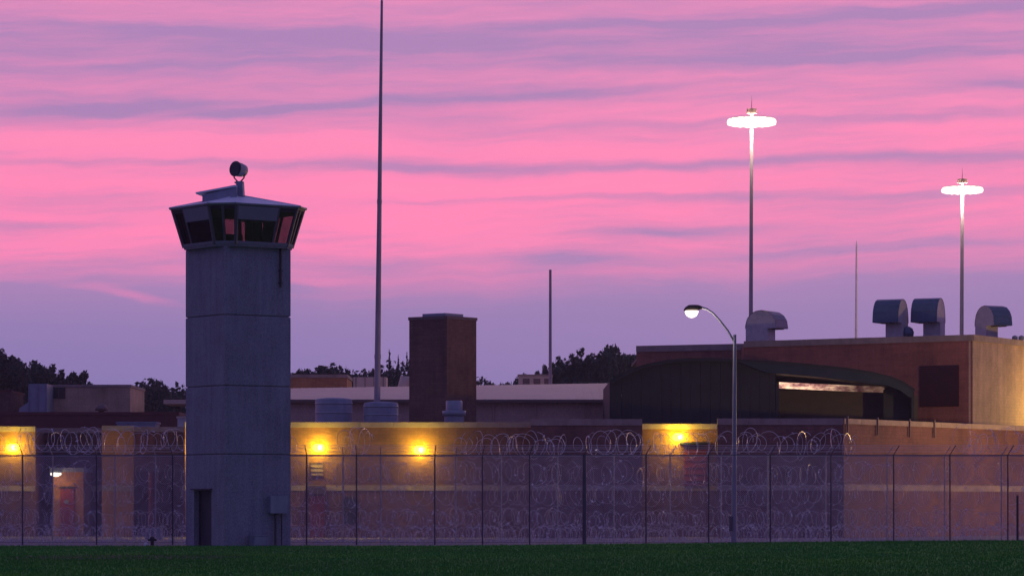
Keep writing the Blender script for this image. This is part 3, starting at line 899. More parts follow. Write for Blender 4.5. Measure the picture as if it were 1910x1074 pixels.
# roof shell
s = MB(vo)
for i in range(n - 1):
    (xa, za), (xb, zb_), (xc, zc_), (xd, zd) = ow[i], ow[i + 1], inn[i + 1], inn[i]
    s.add([(xa, YV - .3, za), (xb, YV - .3, zb_), (xc, YV - .3, zc_), (xd, YV - .3, zd), (xa, YV + DV, za), (xb, YV + DV, zb_), (xc, YV + DV, zc_), (xd, YV + DV, zd)],
          [(3, 2, 1, 0), (0, 1, 5, 4), (2, 3, 7, 6), (4, 5, 6, 7)])
s.build('roof', M['hallroof'], vh)
s = MB(vo)
for i in range(n - 1):
    (xa, za), (xb, zb_) = ow[i], ow[i + 1]
    s.add([(xa, YV - .36, za + .05), (xb, YV - .36, zb_ + .05), (xb, YV - .36, zb_ - .10), (xa, YV - .36, za - .10),
           (xa, YV - .2, za + .05), (xb, YV - .2, zb_ + .05), (xb, YV - .303, zb_ - .10), (xa, YV - .303, za - .10)],
          [(3, 2, 1, 0), (0, 1, 5, 4), (7, 6, 2, 3)])
s.build('roof_edge', M['panels'], vh)


def inner_z(x):
    for i in range(n - 1):
        if inn[i][0] <= x <= inn[i + 1][0]:
            f = (x - inn[i][0]) / (inn[i + 1][0] - inn[i][0]); return inn[i][1] + f * (inn[i + 1][1] - inn[i][1])
    return inn[-1][1] if x > inn[-1][0] else inn[0][1]


# ribbed front cladding, one sheet after another
x = inn[0][0] + .02; xend = wx(1447, YV)
kk = 0
while x < xend - .05:
    x2 = min(x + .62, xend)
    za, zb_ = inner_z(x) + .02, inner_z(x2) + .02
    yo = YV - .02 if kk % 2 else YV - .005
    MB(vo).add([(x, yo, 4), (x2 - .015, yo, 4), (x2 - .015, yo, zb_), (x, yo, za), (x, YV + .2, 4), (x2 - .015, YV + .2, 4), (x2 - .015, YV + .2, zb_), (x, YV + .2, za)],
               [(0, 1, 2, 3), (1, 5, 6, 2), (4, 0, 3, 7), (5, 4, 7, 6)]).build('cladding_sheet', M['panels'], vh)
    x = x2; kk += 1
# open bay at right: recessed olive wall with bright slot above
Yb = YV + 2.6
f2 = lambda px, py: (wx(px, Yb), wz(py, Yb))
xa, xb = wx(1440, Yb), wx(1652, Yb)
MB(vo).add([(xa, Yb, 4), (wx(1712, Yb), Yb, 4), (wx(1712, Yb), Yb, wz(738, Yb)), (xb, Yb, wz(732, Yb)), (xa, Yb, wz(727, Yb)),
            (xa, Yb + .2, 4), (wx(1712, Yb), Yb + .2, 4), (wx(1712, Yb), Yb + .2, wz(738, Yb)), (xb, Yb + .2, wz(732, Yb)), (xa, Yb + .2, wz(727, Yb))],
           [(0, 1, 2, 3, 4), (4, 3, 8, 9), (3, 2, 7, 8)]).build('inner_wall', M['olive'], vh)
def slot_mat():
    m = bpy.data.materials.new('lit slot pane'); m.use_nodes = True
    n_ = NT(m.node_tree); m.node_tree.nodes.clear()
    g_ = n_.n('ShaderNodeNewGeometry')
    q_ = n_.n('ShaderNodeSeparateXYZ'); m.node_tree.links.new(g_.outputs['Position'], q_.inputs[0])
    f1 = n_.noise(n_.xyz(n_.m('MULTIPLY', q_.outputs[0], 1.1), 0.0, n_.m('MULTIPLY', q_.outputs[2], 3.0)), 1.0, 4.0, .7)
    e_ = n_.n('ShaderNodeEmission')
    n_.put(e_.inputs[0], n_.mix(n_.smooth(f1, .35, .65), (.62, .22, .22), (1.0, .62, .40)))
    fall = n_.m('SUBTRACT', 1.0, n_.m('MULTIPLY', n_.smooth(q_.outputs[0], 18.3, 22.2), .85))
    n_.put(e_.inputs[1], n_.m('MULTIPLY', n_.m('ADD', .35, n_.m('MULTIPLY', n_.smooth(f1, .3, .7), 1.4)), fall))
    o_ = n_.n('ShaderNodeOutputMaterial'); m.node_tree.links.new(e_.outputs[0], o_.inputs[0])
    return m
SLOT = slot_mat()
pxs = [1447, 1480, 1512, 1545, 1578, 1610, 1632, 1650]
for k in range(7):
    a, b = pxs[k], pxs[k + 1] - .35
    ta = 712 + (a - 1447) * .045; tb = 712 + (b - 1447) * .045
    ba = 723.5 + (a - 1447) * .045; bb = 723.5 + (b - 1447) * .045
    MB(vo).add([(*f2(a, ba)[:1], Yb + .05, f2(a, ba)[1]), (f2(b, bb)[0], Yb + .05, f2(b, bb)[1]), (f2(b, tb)[0], Yb + .05, f2(b, tb)[1]), (f2(a, ta)[0], Yb + .05, f2(a, ta)[1]),
                (f2(a, ba)[0], Yb + .1, f2(a, ba)[1]), (f2(b, bb)[0], Yb + .1, f2(b, bb)[1]), (f2(b, tb)[0], Yb + .1, f2(b, tb)[1]), (f2(a, ta)[0], Yb + .1, f2(a, ta)[1])],
               [(0, 1, 2, 3), (7, 6, 5, 4), (3, 2, 6, 7), (0, 4, 5, 1)]).build('lit_pane', SLOT, vh)
MB(vo).box(wx(1447, YV), wx(1447, YV) + .2, YV - .05, Yb, 4, wz(711, YV)).build('corner_post', M['panels'], vh)
MB(vo).box(wx(1700, YV), wx(1705, YV), YV - .05, YV + DV, 4, wz(730, YV)).build('side_wall', M['panels'], vh)
MB(vo).box(wx(1652, YV), wx(1700, YV), YV + 1.2, YV + 1.4, 4, wz(725, YV)).build('dark_screen', M['panels'], vh)
MB(vo).box(wx(1137, YV), wx(1700, YV), YV + DV, YV + DV + .2, 4, wz(725, YV)).build('rear_wall', M['panels'], vh)
MB(vo).box(wx(1137, YV), wx(1137, YV) + .2, YV - .05, YV + DV, 0, wz(712, YV)).build('side_wall', M['panels'], vh)

# ------------------------------------------------------------------ big brick hall
bh = thing('brick_hall', 'large red brown brick hall with dark red louvre at upper right', 'building', (20, 216, 0))
bo = (20, 216, 0)
ZH = 12.70
pa, pb_ = (wx(1388, 225), 225.0), (wx(1815, 216), 216.0)
dr_ = Vector((33.96 - pb_[0], 224 - pb_[1])).normalized()
pc = (pb_[0] + dr_.x * 17, pb_[1] + dr_.y * 17)
pw = (wx(1187, 231.6), 231.6); pm = (wx(1388, 228.2), 228.2)
wallrun(bh, bo, pw, (pa[0] + .3, pm[1]), ZH, M['brickh'], M['coping'], copz=.42, stone=2.4)
MB(bo).obox((pa[0] + .003, 228.1), (0, -1), 2.7, 0, 0, ZH - .3, back=.3).build('wall', M['brickh'], bh)
wallrun(bh, bo, pa, (pb_[0] - .05, pb_[1] + .02), ZH, M['brickh'], M['coping'], copz=.40, stone=2.4)
wallrun(bh, bo, pb_, pc, ZH, M['brickt'], M['band'], copz=.40, stone=2.4)  # tan brick on this face paints in the lamp's warm light
MB(bo).prism([(pw[0] + .3, pw[1] + .4), (pm[0], pm[1] + .4), (pa[0] + .3, pa[1] + .45), (pb_[0] - .3, pb_[1] + .5), (pc[0] - .4, pc[1]), (pc[0] - 6, 250), (pw[0] + .3, 250)], ZH - .7, ZH - .5).build('roof', M['roof'], bh)
# louvre in four panels on the front face
uf = Vector((pb_[0] - pa[0], pb_[1] - pa[1])); Lf = uf.length; uf.normalize()
def along(px, p, u):
    k = (px - 955) / FPX           # x = k*y
    return (k * p[1] - p[0]) / (u.x - k * u.y)
a0, a1 = along(1716, pa, uf), along(1789, pa, uf)
zl0, zl1 = wz(758, 217), wz(681, 217)
lv = MB(bo)
p0 = (pa[0] + uf.x * a0, pa[1] + uf.y * a0)
lo = lv.obox(p0, (uf.x, uf.y), a1 - a0, .06, zl0, zl1, back=-.005).build('louvre', M['louvre'], bh)
for i in range(2):
    for j in range(2):
        s = MB(bo)
        w2 = (a1 - a0) / 2; h2 = (zl1 - zl0) / 2
        st = (p0[0] + uf.x * (i * w2 + .04), p0[1] + uf.y * (i * w2 + .04))
        for k in range(9):
            z = zl0 + j * h2 + .06 + k * (h2 - .08) / 9
            s.obox(st, (uf.x, uf.y), w2 - .08, .11, z, z + .05, back=-.062)
        q_ = s.build('louvre_slats', M['louvre'], lo); q_['kind'] = 'stuff'

# roof hoods
def hood(px, py_top, py_base, Y, yaw, wdt, ln, label, mt=None, neck=.58):
    H = (py_base - py_top) / FPX * Y
    zb_ = wz(py_base, Y)
    base = ZH - .5
    t = thing('roof_hood', label, 'roof vent', (wx(px, Y), Y, base), yaw, 'curved exhaust hoods on the brick hall roof')
    b0 = zb_ - base
    # profile: back wall up, rounded over, down to the mouth, underside back, neck down
    out_ = [(0, 0), (0, b0 + H * .12)]
    for k in range(9):
        q = PI * .97 - PI * .97 * k / 8
        out_.append((ln * .5 + ln * .5 * math.cos(q), b0 + H * .40 + H * .60 * max(0, math.sin(q)) ** .85))
    mz = b0 + H * .36
    out_ = [(a, max(z, mz)) for a, z in out_[1:]]
    out_ += [(ln, mz)]
    def hm2(a, e, z): return (e, -(a - ln / 2), z)
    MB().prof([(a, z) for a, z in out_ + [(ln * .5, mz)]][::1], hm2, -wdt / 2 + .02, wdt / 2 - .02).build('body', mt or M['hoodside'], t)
    ea, eb = (-wdt * .16, wdt / 2 - .02) if yaw < 0 else (-wdt / 2 + .02, wdt * .16)
    MB().box(ea, eb, -(ln * neck - ln / 2), ln / 2, 0, mz - .002).build('neck', mt or M['hoodside'], t)
    # cover sheet over the curve
    cv = out_
    c = MB()
    for k in range(len(cv) - 1):
        (a, z), (a2, z2) = cv[k], cv[k + 1]
        nx, nz = -(z2 - z), (a2 - a)
        l = math.hypot(nx, nz) or 1; nx, nz = nx / l * .03, nz / l * .03
        c.add([hm2(a + nx, -wdt / 2, z + nz), hm2(a + nx, wdt / 2, z + nz), hm2(a2 + nx, wdt / 2, z2 + nz), hm2(a2 + nx, -wdt / 2, z2 + nz)], [(0, 1, 2, 3)], True)
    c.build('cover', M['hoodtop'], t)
    MB().box(-wdt / 2 - .05, wdt / 2 + .05, -ln / 2 - .1 + ln * .44 - .0, ln / 2 + .1, 0, .35).build('curb', M['galv'], t)
    for e in (-.3, .3):
        MB().box(e - .03, e + .03, -(ln * .99 - ln / 2) - .01, -(ln * neck - ln / 2), mz - .07, mz - .01).build('mouth_bar', M['dark'], t)
    return t


f21 = 219 / FPX
hood(1661, 559, 627, 223, math.radians(-27), 52 * f21, 54 * f21, 'left one of the paired tall hoods near the louvre side')
hood(1731, 557, 627, 223.5, math.radians(-24), 52 * f21, 54 * f21, 'right one of the paired tall hoods, just left of the far mast')
hood(1853, 571, 629, 224.5, math.radians(30), 44 * f21, 58 * f21, 'hood above the lit right face of the brick hall')
hood(1430, 580, 632, 227.8, math.radians(58), 50 * f21, 66 * f21, 'widest and lowest hood, at the left end of the brick hall roof', neck=.72)
t = thing('roof_fan', 'small grey fan tucked behind the paired hoods', 'roof fan', (wx(1692, 223), 223, ZH - .5))
MB().lathe([(.18, 0), (.18, .6), (.42, .75), (.46, 1.0), (.36, 1.25), (.15, 1.38), (.001, 1.4)], (0, 0, 0), 16).build('cowl', M['hoodtop'], t)
t = thing('roof_dome', 'low wide grey dome vent on the hall roof', 'roof vent', (wx(1516, 226), 226, ZH - .5))
MB().lathe([(1.35, 0), (1.35, .45), (1.2, .58), (.7, .66), (.001, .70)], (0, 0, 0), 24).build('dome', M['galv'], t)
for px in (1893, 1905):
    t = thing('roof_pipe', ('left' if px == 1893 else 'right') + ' one of two stubby roof pipes at the right edge', 'roof pipe', (wx(px, 224), 224, ZH - .5))
    MB().lathe([(.11, 0), (.11, .55), (.19, .56), (.19, .78), (.001, .86)], (0, 0, 0), 12).build('pipe', M['tank'], t)

# lamp on the right face of the hall, just outside the frame
al = along(1955, pb_, dr_)
wp = (pb_[0] + dr_.x * al, pb_[1] + dr_.y * al)
nn = (dr_.y, -dr_.x)
wall_lamp(0, 772, 224, 'yellow wall lamp on the right face of the brick hall', 2500, n=nn, pos=wp, off=2.4, col=(1.0, .62, .14))

# ------------------------------------------------------------------ poles and masts
def tapered_pole(name, label, cat, p0, p1, r0, r1, mt, n=12, tip=True, collars=()):
    t = thing(name, label, cat, p0)
    a, b = Vector(p0), Vector(p1)
    pts = [a + (b - a) * k / 10 for k in range(11)]
    MB(p0).tube(pts, [r0 + (r1 - r0) * k / 10 for k in range(11)], n).build('shaft', mt, t)
    MB(p0).tube([a + Vector((0, 0, 0)), a + Vector((0, 0, .12))], r0 * 1.7, n).build('base_plate', mt, t)
    for c in collars:
        q = a + (b - a) * c; rr = r0 + (r1 - r0) * c
        MB(p0).tube([q, q + (b - a).normalized() * .25], rr * 1.12, n).build('collar', mt, t)
    if tip: MB(p0).tube([b, b + Vector((0, 0, .5))], [r1 * .9, .01], 8).build('tip', M['white'], t)
    return t


YP = 206
tapered_pole('tapered_mast', 'very tall tapered steel mast rising past the top of the view', 'mast',
             (wx(700.5, YP), YP, 0.0), (wx(712.2, YP), YP, wz(2, YP)), 7.2 * YP / FPX, 2.3 * YP / FPX, M['pole'], collars=(.33, .62))
tapered_pole('thin_mast', 'thin dark mast standing between brick chimney and trees', 'mast',
             (wx(1026, 243), 243, 0.0), (wx(1026.5, 243), 243, wz(503, 243)), 3.8 * 243 / FPX, 2.4 * 243 / FPX, M['pole'], tip=False)
tapered_pole('distant_mast', 'faint thin pinkish mast far behind the brick hall', 'mast',
             (wx(1595, 330), 330, 0.0), (wx(1597.5, 330), 330, wz(458, 330)), 4.2 * 330 / FPX, 1.3 * 330 / FPX, mat('pale pink mast', (.85, .62, .66), .8))


def high_mast(px, pytop, Y, ring_px, label):
    z = wz(pytop, Y)
    x = wx(px, Y)
    k = Y / FPX
    t = thing('light_mast', label, 'light mast', (x, Y, 0), 0, 'lit high light masts behind the brick hall')
    o_ = (x, Y, 0)
    xb = x - 3 * k
    MB(o_).tube([(xb, Y, 0), (x, Y, z + .2)], [5.0 * k, 2.8 * k], 12).build('shaft', M['pole'], t)
    R = ring_px / 2 * k - .35
    MB(o_).tube([(x, Y, z + .62), (x, Y, z + .98)], [10 * k, 9 * k], 14).build('cap', M['brown'], t)
    MB(o_).tube([(x, Y, z + .2), (x, Y, z + .62)], [3.2 * k, 3.2 * k], 8).tube([(x, Y, z + .98), (x, Y, z + 2.0)], [.03, .012], 5).build('head', M['pole'], t)
    rg = MB(o_)
    n = 24
    rg.tube([(x + (R - .35) * math.cos(2 * PI * i / n), Y + (R - .35) * math.sin(2 * PI * i / n), z + .22) for i in range(n + 1)], .04, 6)
    for i in range(4):
        q = 2 * PI * i / 4 + .4
        rg.tube([(x, Y, z + .25), (x + (R - .35) * math.cos(q), Y + (R - .35) * math.sin(q), z + .22)], .03, 5)
    rg.build('carrier_ring', M['pole'], t)
    for i in range(16):
        q = 2 * PI * i / 16 + .15
        cx, cy = x + R * math.cos(q), Y + R * math.sin(q)
        b = MB(o_).lathe([(.001, .28), (.10, .28), (.16, .26), (.22, .22)], (cx, cy, z), 12).build('luminaire', M['brown'], t)
        MB(o_).lathe([(.22, .22), (.36, .12), (.42, -.06), (.36, -.24), (.001, -.34)], (cx, cy, z), 12).build('lens', M['e_mast'], b)
    for i in range(3):
        q = 2 * PI * i / 3 - .6
        point('lamp_light', ((R - .1) * math.cos(q), (R - .1) * math.sin(q), z - .55), 1500, (1.0, .80, .58), t, .15)
    return t


high_mast(1402, 227, 262, 90, 'nearer light mast with blazing ring of lamps, left of the two')
high_mast(1795, 354, 310, 76, 'farther light mast with blazing ring of lamps, at right')

# street lamp between the fences
YL = 158.5
k = YL / FPX
o_ = (wx(1369, YL), YL, 0)
sl_ = thing('street_lamp', 'single curved arm street lamp standing behind the fence', 'street lamp', o_)
MB(o_).tube([(wx(1369, YL), YL, 0), (wx(1370.5, YL), YL, wz(624, YL))], [5.4 * k, 3.0 * k], 12).build('pole', M['lamppole'], sl_)
arm = [(1371, 640), (1358, 617), (1343, 598), (1330, 584), (1318, 576), (1307, 573.5), (1300, 573)]
MB(o_).tube([(wx(a, YL), YL, wz(b, YL)) for a, b in arm], [1.9 * k] * 5 + [2.6 * k] * 2, 8).build('arm', M['lamppole'], sl_)
hd = MB(o_)
hp = [(1309, 573.5, 2.6), (1303, 573.5, 5), (1296, 574.5, 6.5), (1286, 575.5, 7.2), (1279, 577.5, 4.6), (1275.5, 579, 1.2)]
hd.tube([(wx(a, YL), YL, wz(b, YL)) for a, b, r in hp], [r * k for a, b, r in hp], 14)
hd.build('lamp_head', M['bronze'], sl_)
MB(o_).lathe([(12.6 * k, 0), (12.2 * k, -4 * k), (9.5 * k, -9 * k), (5 * k, -12.2 * k), (.001, -13.2 * k)], (wx(1290, YL), YL, wz(579.5, YL)), 18).build('lens', M['e_street'], sl_)
point('lamp_light', (wx(1290, YL) - o_[0], 0, wz(596, YL)), 260, (1.0, .78, .60), sl_, .2)
MB(o_).box(wx(1360, YL), wx(1366, YL), YL - .2, YL + .1, .6, 1.3).build('control_box', M['dark'], sl_)
MB(o_).tube([(o_[0], YL, 0), (o_[0], YL, .1)], .32, 12).build('base_plate', M['lamppole'], sl_)

# yard lamp outside the right edge that lights the oblique wall
yl = thing('yard_lamp', 'yard lamp on a pole beyond the right edge', 'yard lamp', (41.5, 192, -2.1))
MB().tube([(0, 0, 0), (0, 0, 8)], [.12, .07], 10).build('pole', M['lamppole'], yl)
MB().box(-.9, .1, -.2, .2, 8.0, 8.25).build('head', M['bronze'], yl)
MB().box(-.8, -.1, -.16, .16, 7.9, 7.998).build('lens', M['e_sodium'], yl)
point('lamp_light', (-.5, 0, 7.7), 7000, (1.0, .63, .21), yl, .15)

# ------------------------------------------------------------------ fences
def link_panel(off, x0, x1, y, z0, z1, parent, pitch=.10, rr=.0047, mt=None):
    """woven wire: two sets of diagonal wires clipped to the bay"""
    W_ = x1 - x0; H = z1 - z0
    vs = []
    st = pitch * .5 * 2 ** .5
    for sgn in (1, -1):
        c = -H + (st * random.random())
        while c < W_:
            a, b = max(0.0, c), min(W_, c + H)
            if b - a > .02:
                za, zb_ = z0 + (a - c), z0 + (b - c)
                if sgn < 0: p, q_ = (x1 - a, za), (x1 - b, zb_)
                else: p, q_ = (x0 + a, za), (x0 + b, zb_)
                vs.append((p, q_, sgn * rr))
            c += st * 1.4142
    V = np.zeros((len(vs) * 2, 4, 3))
    o_ = np.array(off)
    for i, (p, q_, dy) in enumerate(vs):
        nx, nz = (q_[1] - p[1]), -(q_[0] - p[0]); l = math.hypot(nx, nz); nx, nz = nx / l * rr, nz / l * rr
        yf, yb_ = y + dy - rr, y + dy + rr * .6
        m0, m1 = (p[0], yf, p[1]), (q_[0], yf, q_[1])
        V[2 * i] = [m0, m1, (q_[0] + nx, yb_, q_[1] + nz), (p[0] + nx, yb_, p[1] + nz)]
        V[2 * i + 1] = [m1, m0, (p[0] - nx, yb_, p[1] - nz), (q_[0] - nx, yb_, q_[1] - nz)]
    V -= o_
    o = bpy.data.objects.new('chain_link_panel', tri_mesh('chain_link_panel', V, 4, mt or M['link']))
    COL.objects.link(o); o.parent = parent
    return o


def build_fence(Y, posts, ztop, label, mt, lean=True, thick=(), rpost=.036):
    off = (0, Y, 0)
    f = thing('perimeter_fence', label, 'fence', off)
    xs_ = [wx(p, Y) for p in posts]
    tips = []
    for p, x in zip(posts, xs_):
        r = rpost * (2.6 if p in thick else 1.0)
        po = MB(off).tube([(x, Y, -.1), (x, Y, ztop + .03)], r, 8).build('post', mt, f)
        d = .23 * max(-.5, min(1.0, (p - 700) / 420.0)) if lean else .05
        tip = (x + d, Y - .30, ztop + .44)
        MB(off).tube([(x, Y, ztop), (x + d * .25, Y - .05, ztop + .12), tip], .022, 6).build('arm', mt, po)
        tips.append(((x, Y, ztop + .03), tip))
    MB(off).tube([(xs_[0], Y - .06, ztop), (xs_[-1], Y - .06, ztop)], .021, 8).build('top_rail', mt, f)
    for fr_ in (.35, .7, 1.0):
        s = MB(off)
        s.tube([lerp(a, b, fr_) for a, b in tips], .006, 4, smooth=False)
        s.build('barbed_strand', M['razor'], f)
    MB(off).tube([(xs_[0], Y, .12), (xs_[-1], Y, .12)], .008, 4).build('bottom_wire', mt, f)
    for a, b in zip(xs_[:-1], xs_[1:]):
        link_panel(off, a + .02, b - .02, Y, .05, ztop, f)
    return f


p1 = [-75, 42, 180, 322, 440, 572, 665, 811, 900, 988, 1090, 1205, 1322, 1437, 1550, 1667, 1772, 1880, 1995]
build_fence(155.6, p1, wz(848, 155.6), 'front chain link perimeter fence with angled arms along the lawn', M['fence'], thick=(1090,))
p2 = [-140, -20, 98, 215, 290, 420, 540, 640, 710, 850, 935, 1040, 1145, 1250, 1345, 1432, 1540, 1655, 1762, 1868, 1975, 2080]
build_fence(164.0, p2, wz(850, 164), 'rear chain link fence carrying the large razor coils', M['fence2'])


def coil(Y, z, r, pitch, label, x0=-28.5, x1=28.5, gaps=(), rr=.0105, jit=.12, seg=20, wob=.10, keep=1.0, flat=1.0, full=.6, barbs=.55):
    """concertina coil: rings clipped together, each turned its own way"""
    o_ = ((x0 + x1) / 2, Y, max(0, z - r))
    s = MB(o_)
    bl = []
    x = x0; sgn = 1; zc_ = z; lean = 0
    while x < x1:
        x += pitch * random.uniform(.6, 1.4); sgn = -sgn
        zc_ = zc_ * .7 + .3 * (z + random.uniform(-wob, wob))
        px = 955 + x / Y * FPX
        if any(a < px < b for a, b in gaps) or random.random() > keep: continue
        yaw = sgn * random.uniform(.35, 1.15)      # ring plane against the fence line
        R_ = r * (1 + random.uniform(-jit, jit))
        tl = random.uniform(-.22, .22)
        ph = random.random() * 6.28
        a0 = random.random() * 6.28
        span = 2 * PI if random.random() < full else random.uniform(1.6, 5.4)
        run = []
        for i in range(seg + 1):
            q = a0 + span * i / seg
            rad = R_ * (1 + .05 * math.sin(3 * q + ph))
            h_ = rad * math.cos(q); v_ = rad * math.sin(q) * flat
            run.append((x + h_ * math.sin(yaw) + v_ * tl, Y + h_ * math.cos(yaw) * .85, max(.03, zc_ + v_)))
            if random.random() < barbs:
                dq = random.random() * PI
                m_ = random.uniform(.014, .026) * (random.uniform(2, 4.2) if random.random() < .10 else 1)  # a few oversized barbs imitate bright glints
                a = Vector((math.cos(dq), random.uniform(-.5, .5), math.sin(dq))).normalized() * m_
                b = Vector((-math.sin(dq), random.uniform(-.5, .5), math.cos(dq))).normalized() * m_ * .45
                c = Vector(run[-1]) - Vector((0, .01, 0))
                bl += [tuple(c - a), tuple(c + b), tuple(c + a), tuple(c - b)]
        s.tube(run, rr, 3, False, False)
    s.add(bl, [(4 * i, 4 * i + 1, 4 * i + 2, 4 * i + 3) for i in range(len(bl) // 4)])
    o = s.build('razor_wire_coil', M['razor'])
    o.location = o_
    tag(o, label, 'razor wire', 'razor wire coils along the two fences')
    return o


coil(164.0, 4.78, .52, .22, 'big razor coil riding along the top of the rear fence', gaps=((345, 430), (560, 640), (690, 850), (1600, 1790)), jit=.35, wob=.5, keep=.8, full=.45)
coil(163.3, 3.35, .46, .20, 'razor coil hung high on the face of the rear fence, below the top one', jit=.3, keep=.9, rr=.0072, full=.35, wob=.3)
coil(162.9, 2.30, .45, .20, 'razor coil hung at mid height on the rear fence', jit=.3, keep=.9, rr=.0072, full=.3, wob=.3)
coil(161.2, 1.15, .38, .12, 'top razor coil of the ground pile between the fences', jit=.28, rr=.0072, full=.25, barbs=.8, wob=.25)
coil(160.6, .40, .36, .12, 'nearer lower razor coil of the ground pile between the fences', jit=.28, rr=.0072, full=.25, barbs=.8, wob=.25)
coil(161.9, .40, .36, .12, 'farther lower razor coil of the ground pile between the fences', jit=.28, rr=.0072, full=.25, barbs=.8, wob=.25)

t = thing('marker_post', 'short dark post in front of the fence at the right edge', 'post', (wx(1898, 154), 154, 0))
MB().tube([(0, 0, 0), (0, 0, wz(925, 154))], .055, 8).build('pipe', M['dark'], t)
MB().tube([(0, 0, wz(925, 154)), (0, 0, wz(925, 154) + .05)], [.055, .02], 8).build('cap', M['dark'], t)

# ------------------------------------------------------------------ trees
def leaf_cloud(blobs, n, size, seed):
    r = np.random.default_rng(seed)
    w_ = np.array([b[3] * b[4] for b in blobs]); w_ = w_ / w_.sum()
    idx = r.choice(len(blobs), n, p=w_)
    B_ = np.array(blobs)[idx]
    d_ = r.normal(size=(n, 3)); d_ /= np.linalg.norm(d_, axis=1)[:, None]
    rad_ = r.random(n) ** .45
    c = B_[:, :3] + d_ * rad_[:, None] * np.stack([B_[:, 3], B_[:, 3], B_[:, 4]], 1)
    a = r.normal(size=(n, 3)); a /= np.linalg.norm(a, axis=1)[:, None]
    b = np.cross(a, r.normal(size=(n, 3))); b /= np.linalg.norm(b, axis=1)[:, None]
    s = size * (.5 + r.random(n))[:, None]
    return np.stack([c - a * s, c + b * s * .6, c + a * s, c - b * s * .6], 1)


def tree_proto(seed, conical=False):
    """crown between z 0.2 and 1, radius ~.35, unit height scaled up to 15 m"""
    r = np.random.default_rng(seed)
    H = 15.0
    blobs = []
    if conical:
        for k in range(16):
            f = k / 15
            rr_ = 1.7 * (1 - f) ** .8 + .25
            q = r.random() * 6.3
            blobs.append((math.cos(q) * rr_ * .5, math.sin(q) * rr_ * .5, 3 + 11.6 * f, rr_ * .8, .9))
    else:
        for k in range(26):
            f = r.random()
            z = 4.5 + 9.3 * f
            rr_ = 4.6 * math.sqrt(max(.05, 1 - ((f - .35) / .72) ** 2)) * (.55 + .45 * r.random())
            q = r.random() * 6.3
            blobs.append((math.cos(q) * rr_ * .75, math.sin(q) * rr_ * .75, z, .9 + .9 * r.random(), .7 + .8 * r.random()))
        for k in range(9):      # twiggy tops
            q = r.random() * 6.3; a = r.random() * 2.4
            blobs.append((math.cos(q) * a, math.sin(q) * a, 13.2 + r.random() * 1.4, .4 + .3 * r.random(), .5))
    V = leaf_cloud(blobs, 17000 if not conical else 3600, .17, seed)
    me = tri_mesh('crown', V, 4, M['leaf'] if seed % 2 else M['leaf2'])
    tr = MB()
    tr.tube([(0, 0, -.3), (.1, .05, 4), (.05, -.1, 8), (.0, 0, 12)], [.32, .24, .16, .05], 7)
    if not conical:
        for k in range(7):
            q = k * 2.4 + seed; z = 4 + k * 1.1
            tr.tube([(.05, 0, z), (math.cos(q) * 1.3, math.sin(q) * 1.3, z + 1.2), (math.cos(q) * 2.6, math.sin(q) * 2.6, z + 2.6)], [.12, .08, .03], 5)
    mt_ = bpy.data.meshes.new('trunk'); mt_.from_pydata(tr.v, [], tr.f); mt_.materials.append(M['bark'])
    return me, mt_


protos = [tree_proto(s) for s in (11, 12, 13, 14, 15)]
cones = [tree_proto(s, True) for s in (21, 22)]


def plant(px, Y, pytop, hw, label, con=False, kind='tree'):
    me, tk = (cones if con else protos)[plant.k % (2 if con else 5)]
    plant.k += 1
    z1 = wz(pytop, Y)
    t = thing('pine_tree' if con else 'leafy_tree', label, 'tree', (wx(px, Y), Y, 0), random.random() * 6.28, 'trees behind the prison roofs')
    sz = z1 / (14.9 if con else 15.3)
    sx = hw * Y / FPX / (1.9 if con else 4.6)
    t.scale = (sx * (1.1 if con else 1.75), sx * (1.1 if con else 1.75), sz)
    for nme, m_ in (('crown', me), ('trunk', tk)):
        o = bpy.data.objects.new(nme, m_); COL.objects.link(o); o.parent = t
plant.k = 0

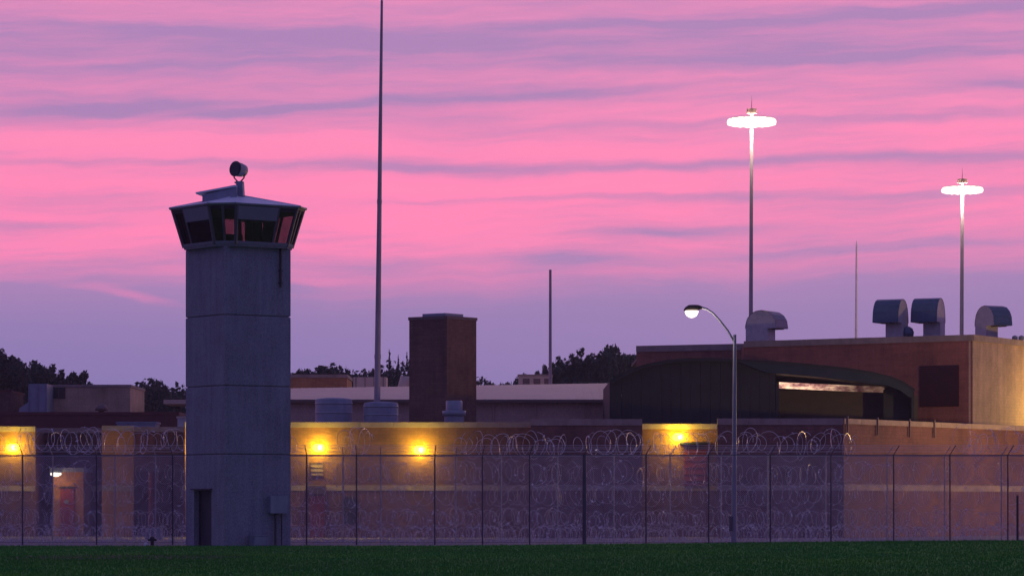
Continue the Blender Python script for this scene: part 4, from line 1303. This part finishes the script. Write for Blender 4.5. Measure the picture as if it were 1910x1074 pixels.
TR = [(-45, 330, 628, 60, 'large dark tree cut by the left edge, only its right side showing'),
      (12, 325, 640, 42, 'tallest tree of the left hillside, near the left edge'),
      (58, 335, 664, 42, 'second tree down the left slope, above the grey duct'),
      (100, 338, 672, 40, 'third tree down the left slope, over the small dark window'),
      (143, 342, 686, 38, 'last tree down the left slope, over the tan plant room'),
      (-5, 345, 668, 60, 'dark tree filling in behind the tallest left hillside tree'),
      (285, 345, 702, 32, 'thin feathery tree alone between plant room and tower'),
      (258, 340, 716, 18, 'small narrow tree left of the feathery tree'),
      (325, 340, 722, 32, 'low dark tree against the left edge of the tower'),
      (562, 350, 683, 34, 'tree over the orange annex against the tower right side'),
      (605, 352, 673, 34, 'tree with the rounded higher top over the orange annex'),
      (648, 350, 679, 32, 'tree above the right end of the orange annex'),
      (688, 352, 681, 28, 'low tree directly left of the tapered mast'),
      (905, 352, 695, 18, 'small sparse tree just right of the brick chimney'),
      (940, 356, 708, 26, 'lowest bush like tree between chimney and thin mast'),
      (983, 350, 686, 30, 'tree above the beige roof unit, left of the thin mast'),
      (1010, 346, 671, 24, 'tree touching the left side of the thin mast'),
      (1062, 342, 657, 40, 'broad tree right of the thin mast'),
      (1098, 338, 641, 38, 'tall tree left of the highest one, before the brick hall'),
      (1140, 336, 636, 40, 'highest tree of the middle group, above the vaulted hall corner'),
      (1182, 338, 646, 40, 'tree partly hidden by the left end of the brick hall')]
for a in TR: plant(*a)
for px, top, lb in ((727, 663, 'spiky pine right beside the tapered mast'), (744, 670, 'middle spiky pine between mast and chimney'), (760, 668, 'spiky pine against the chimney left edge')):
    plant(px, 346, top, 14, lb, True)

# continuous dark undergrowth behind them
bl = []
r = np.random.default_rng(5)
for k in range(420):
    px = -150 + 1420 * r.random()
    top = 718 + 8 * math.sin(px * .021) + 6 * math.sin(px * .057)
    if px < 170: top -= (170 - px) * .20
    if px > 1030: top -= min(40, (px - 1030) * .4)
    if 165 < px < 262: top += 34
    if 560 < px < 770: top -= 26
    Y = 352 + 10 * r.random()
    z = wz(top, Y) - .6 - 7 * r.random() ** 1.6
    bl.append((wx(px, Y), Y, z, 1.4 + r.random(), 1.0 + .8 * r.random()))
V = leaf_cloud(bl, 52000, .26, 9)
o = bpy.data.objects.new('woodland', tri_mesh('woodland', V, 4, M['leaf2'])); COL.objects.link(o)
tag(o, 'dark undergrowth mass filling below the tree crowns', 'woods', kind='stuff')

# ------------------------------------------------------------------ evening air
hz = bpy.data.materials.new('evening haze'); hz.use_nodes = True
t_n = hz.node_tree; t_n.nodes.clear()
pv = t_n.nodes.new('ShaderNodeVolumePrincipled')
pv.inputs['Color'].default_value = (.86, .86, .92, 1)
pv.inputs['Density'].default_value = 0.00022
pv.inputs['Anisotropy'].default_value = 0.4
oo = t_n.nodes.new('ShaderNodeOutputMaterial'); t_n.links.new(pv.outputs[0], oo.inputs['Volume'])
o = MB().box(-120, 120, -20, 420, -2.0, 44).build('haze', hz)
tag(o, 'thin violet evening air over the whole prison yard', 'haze', kind='stuff')
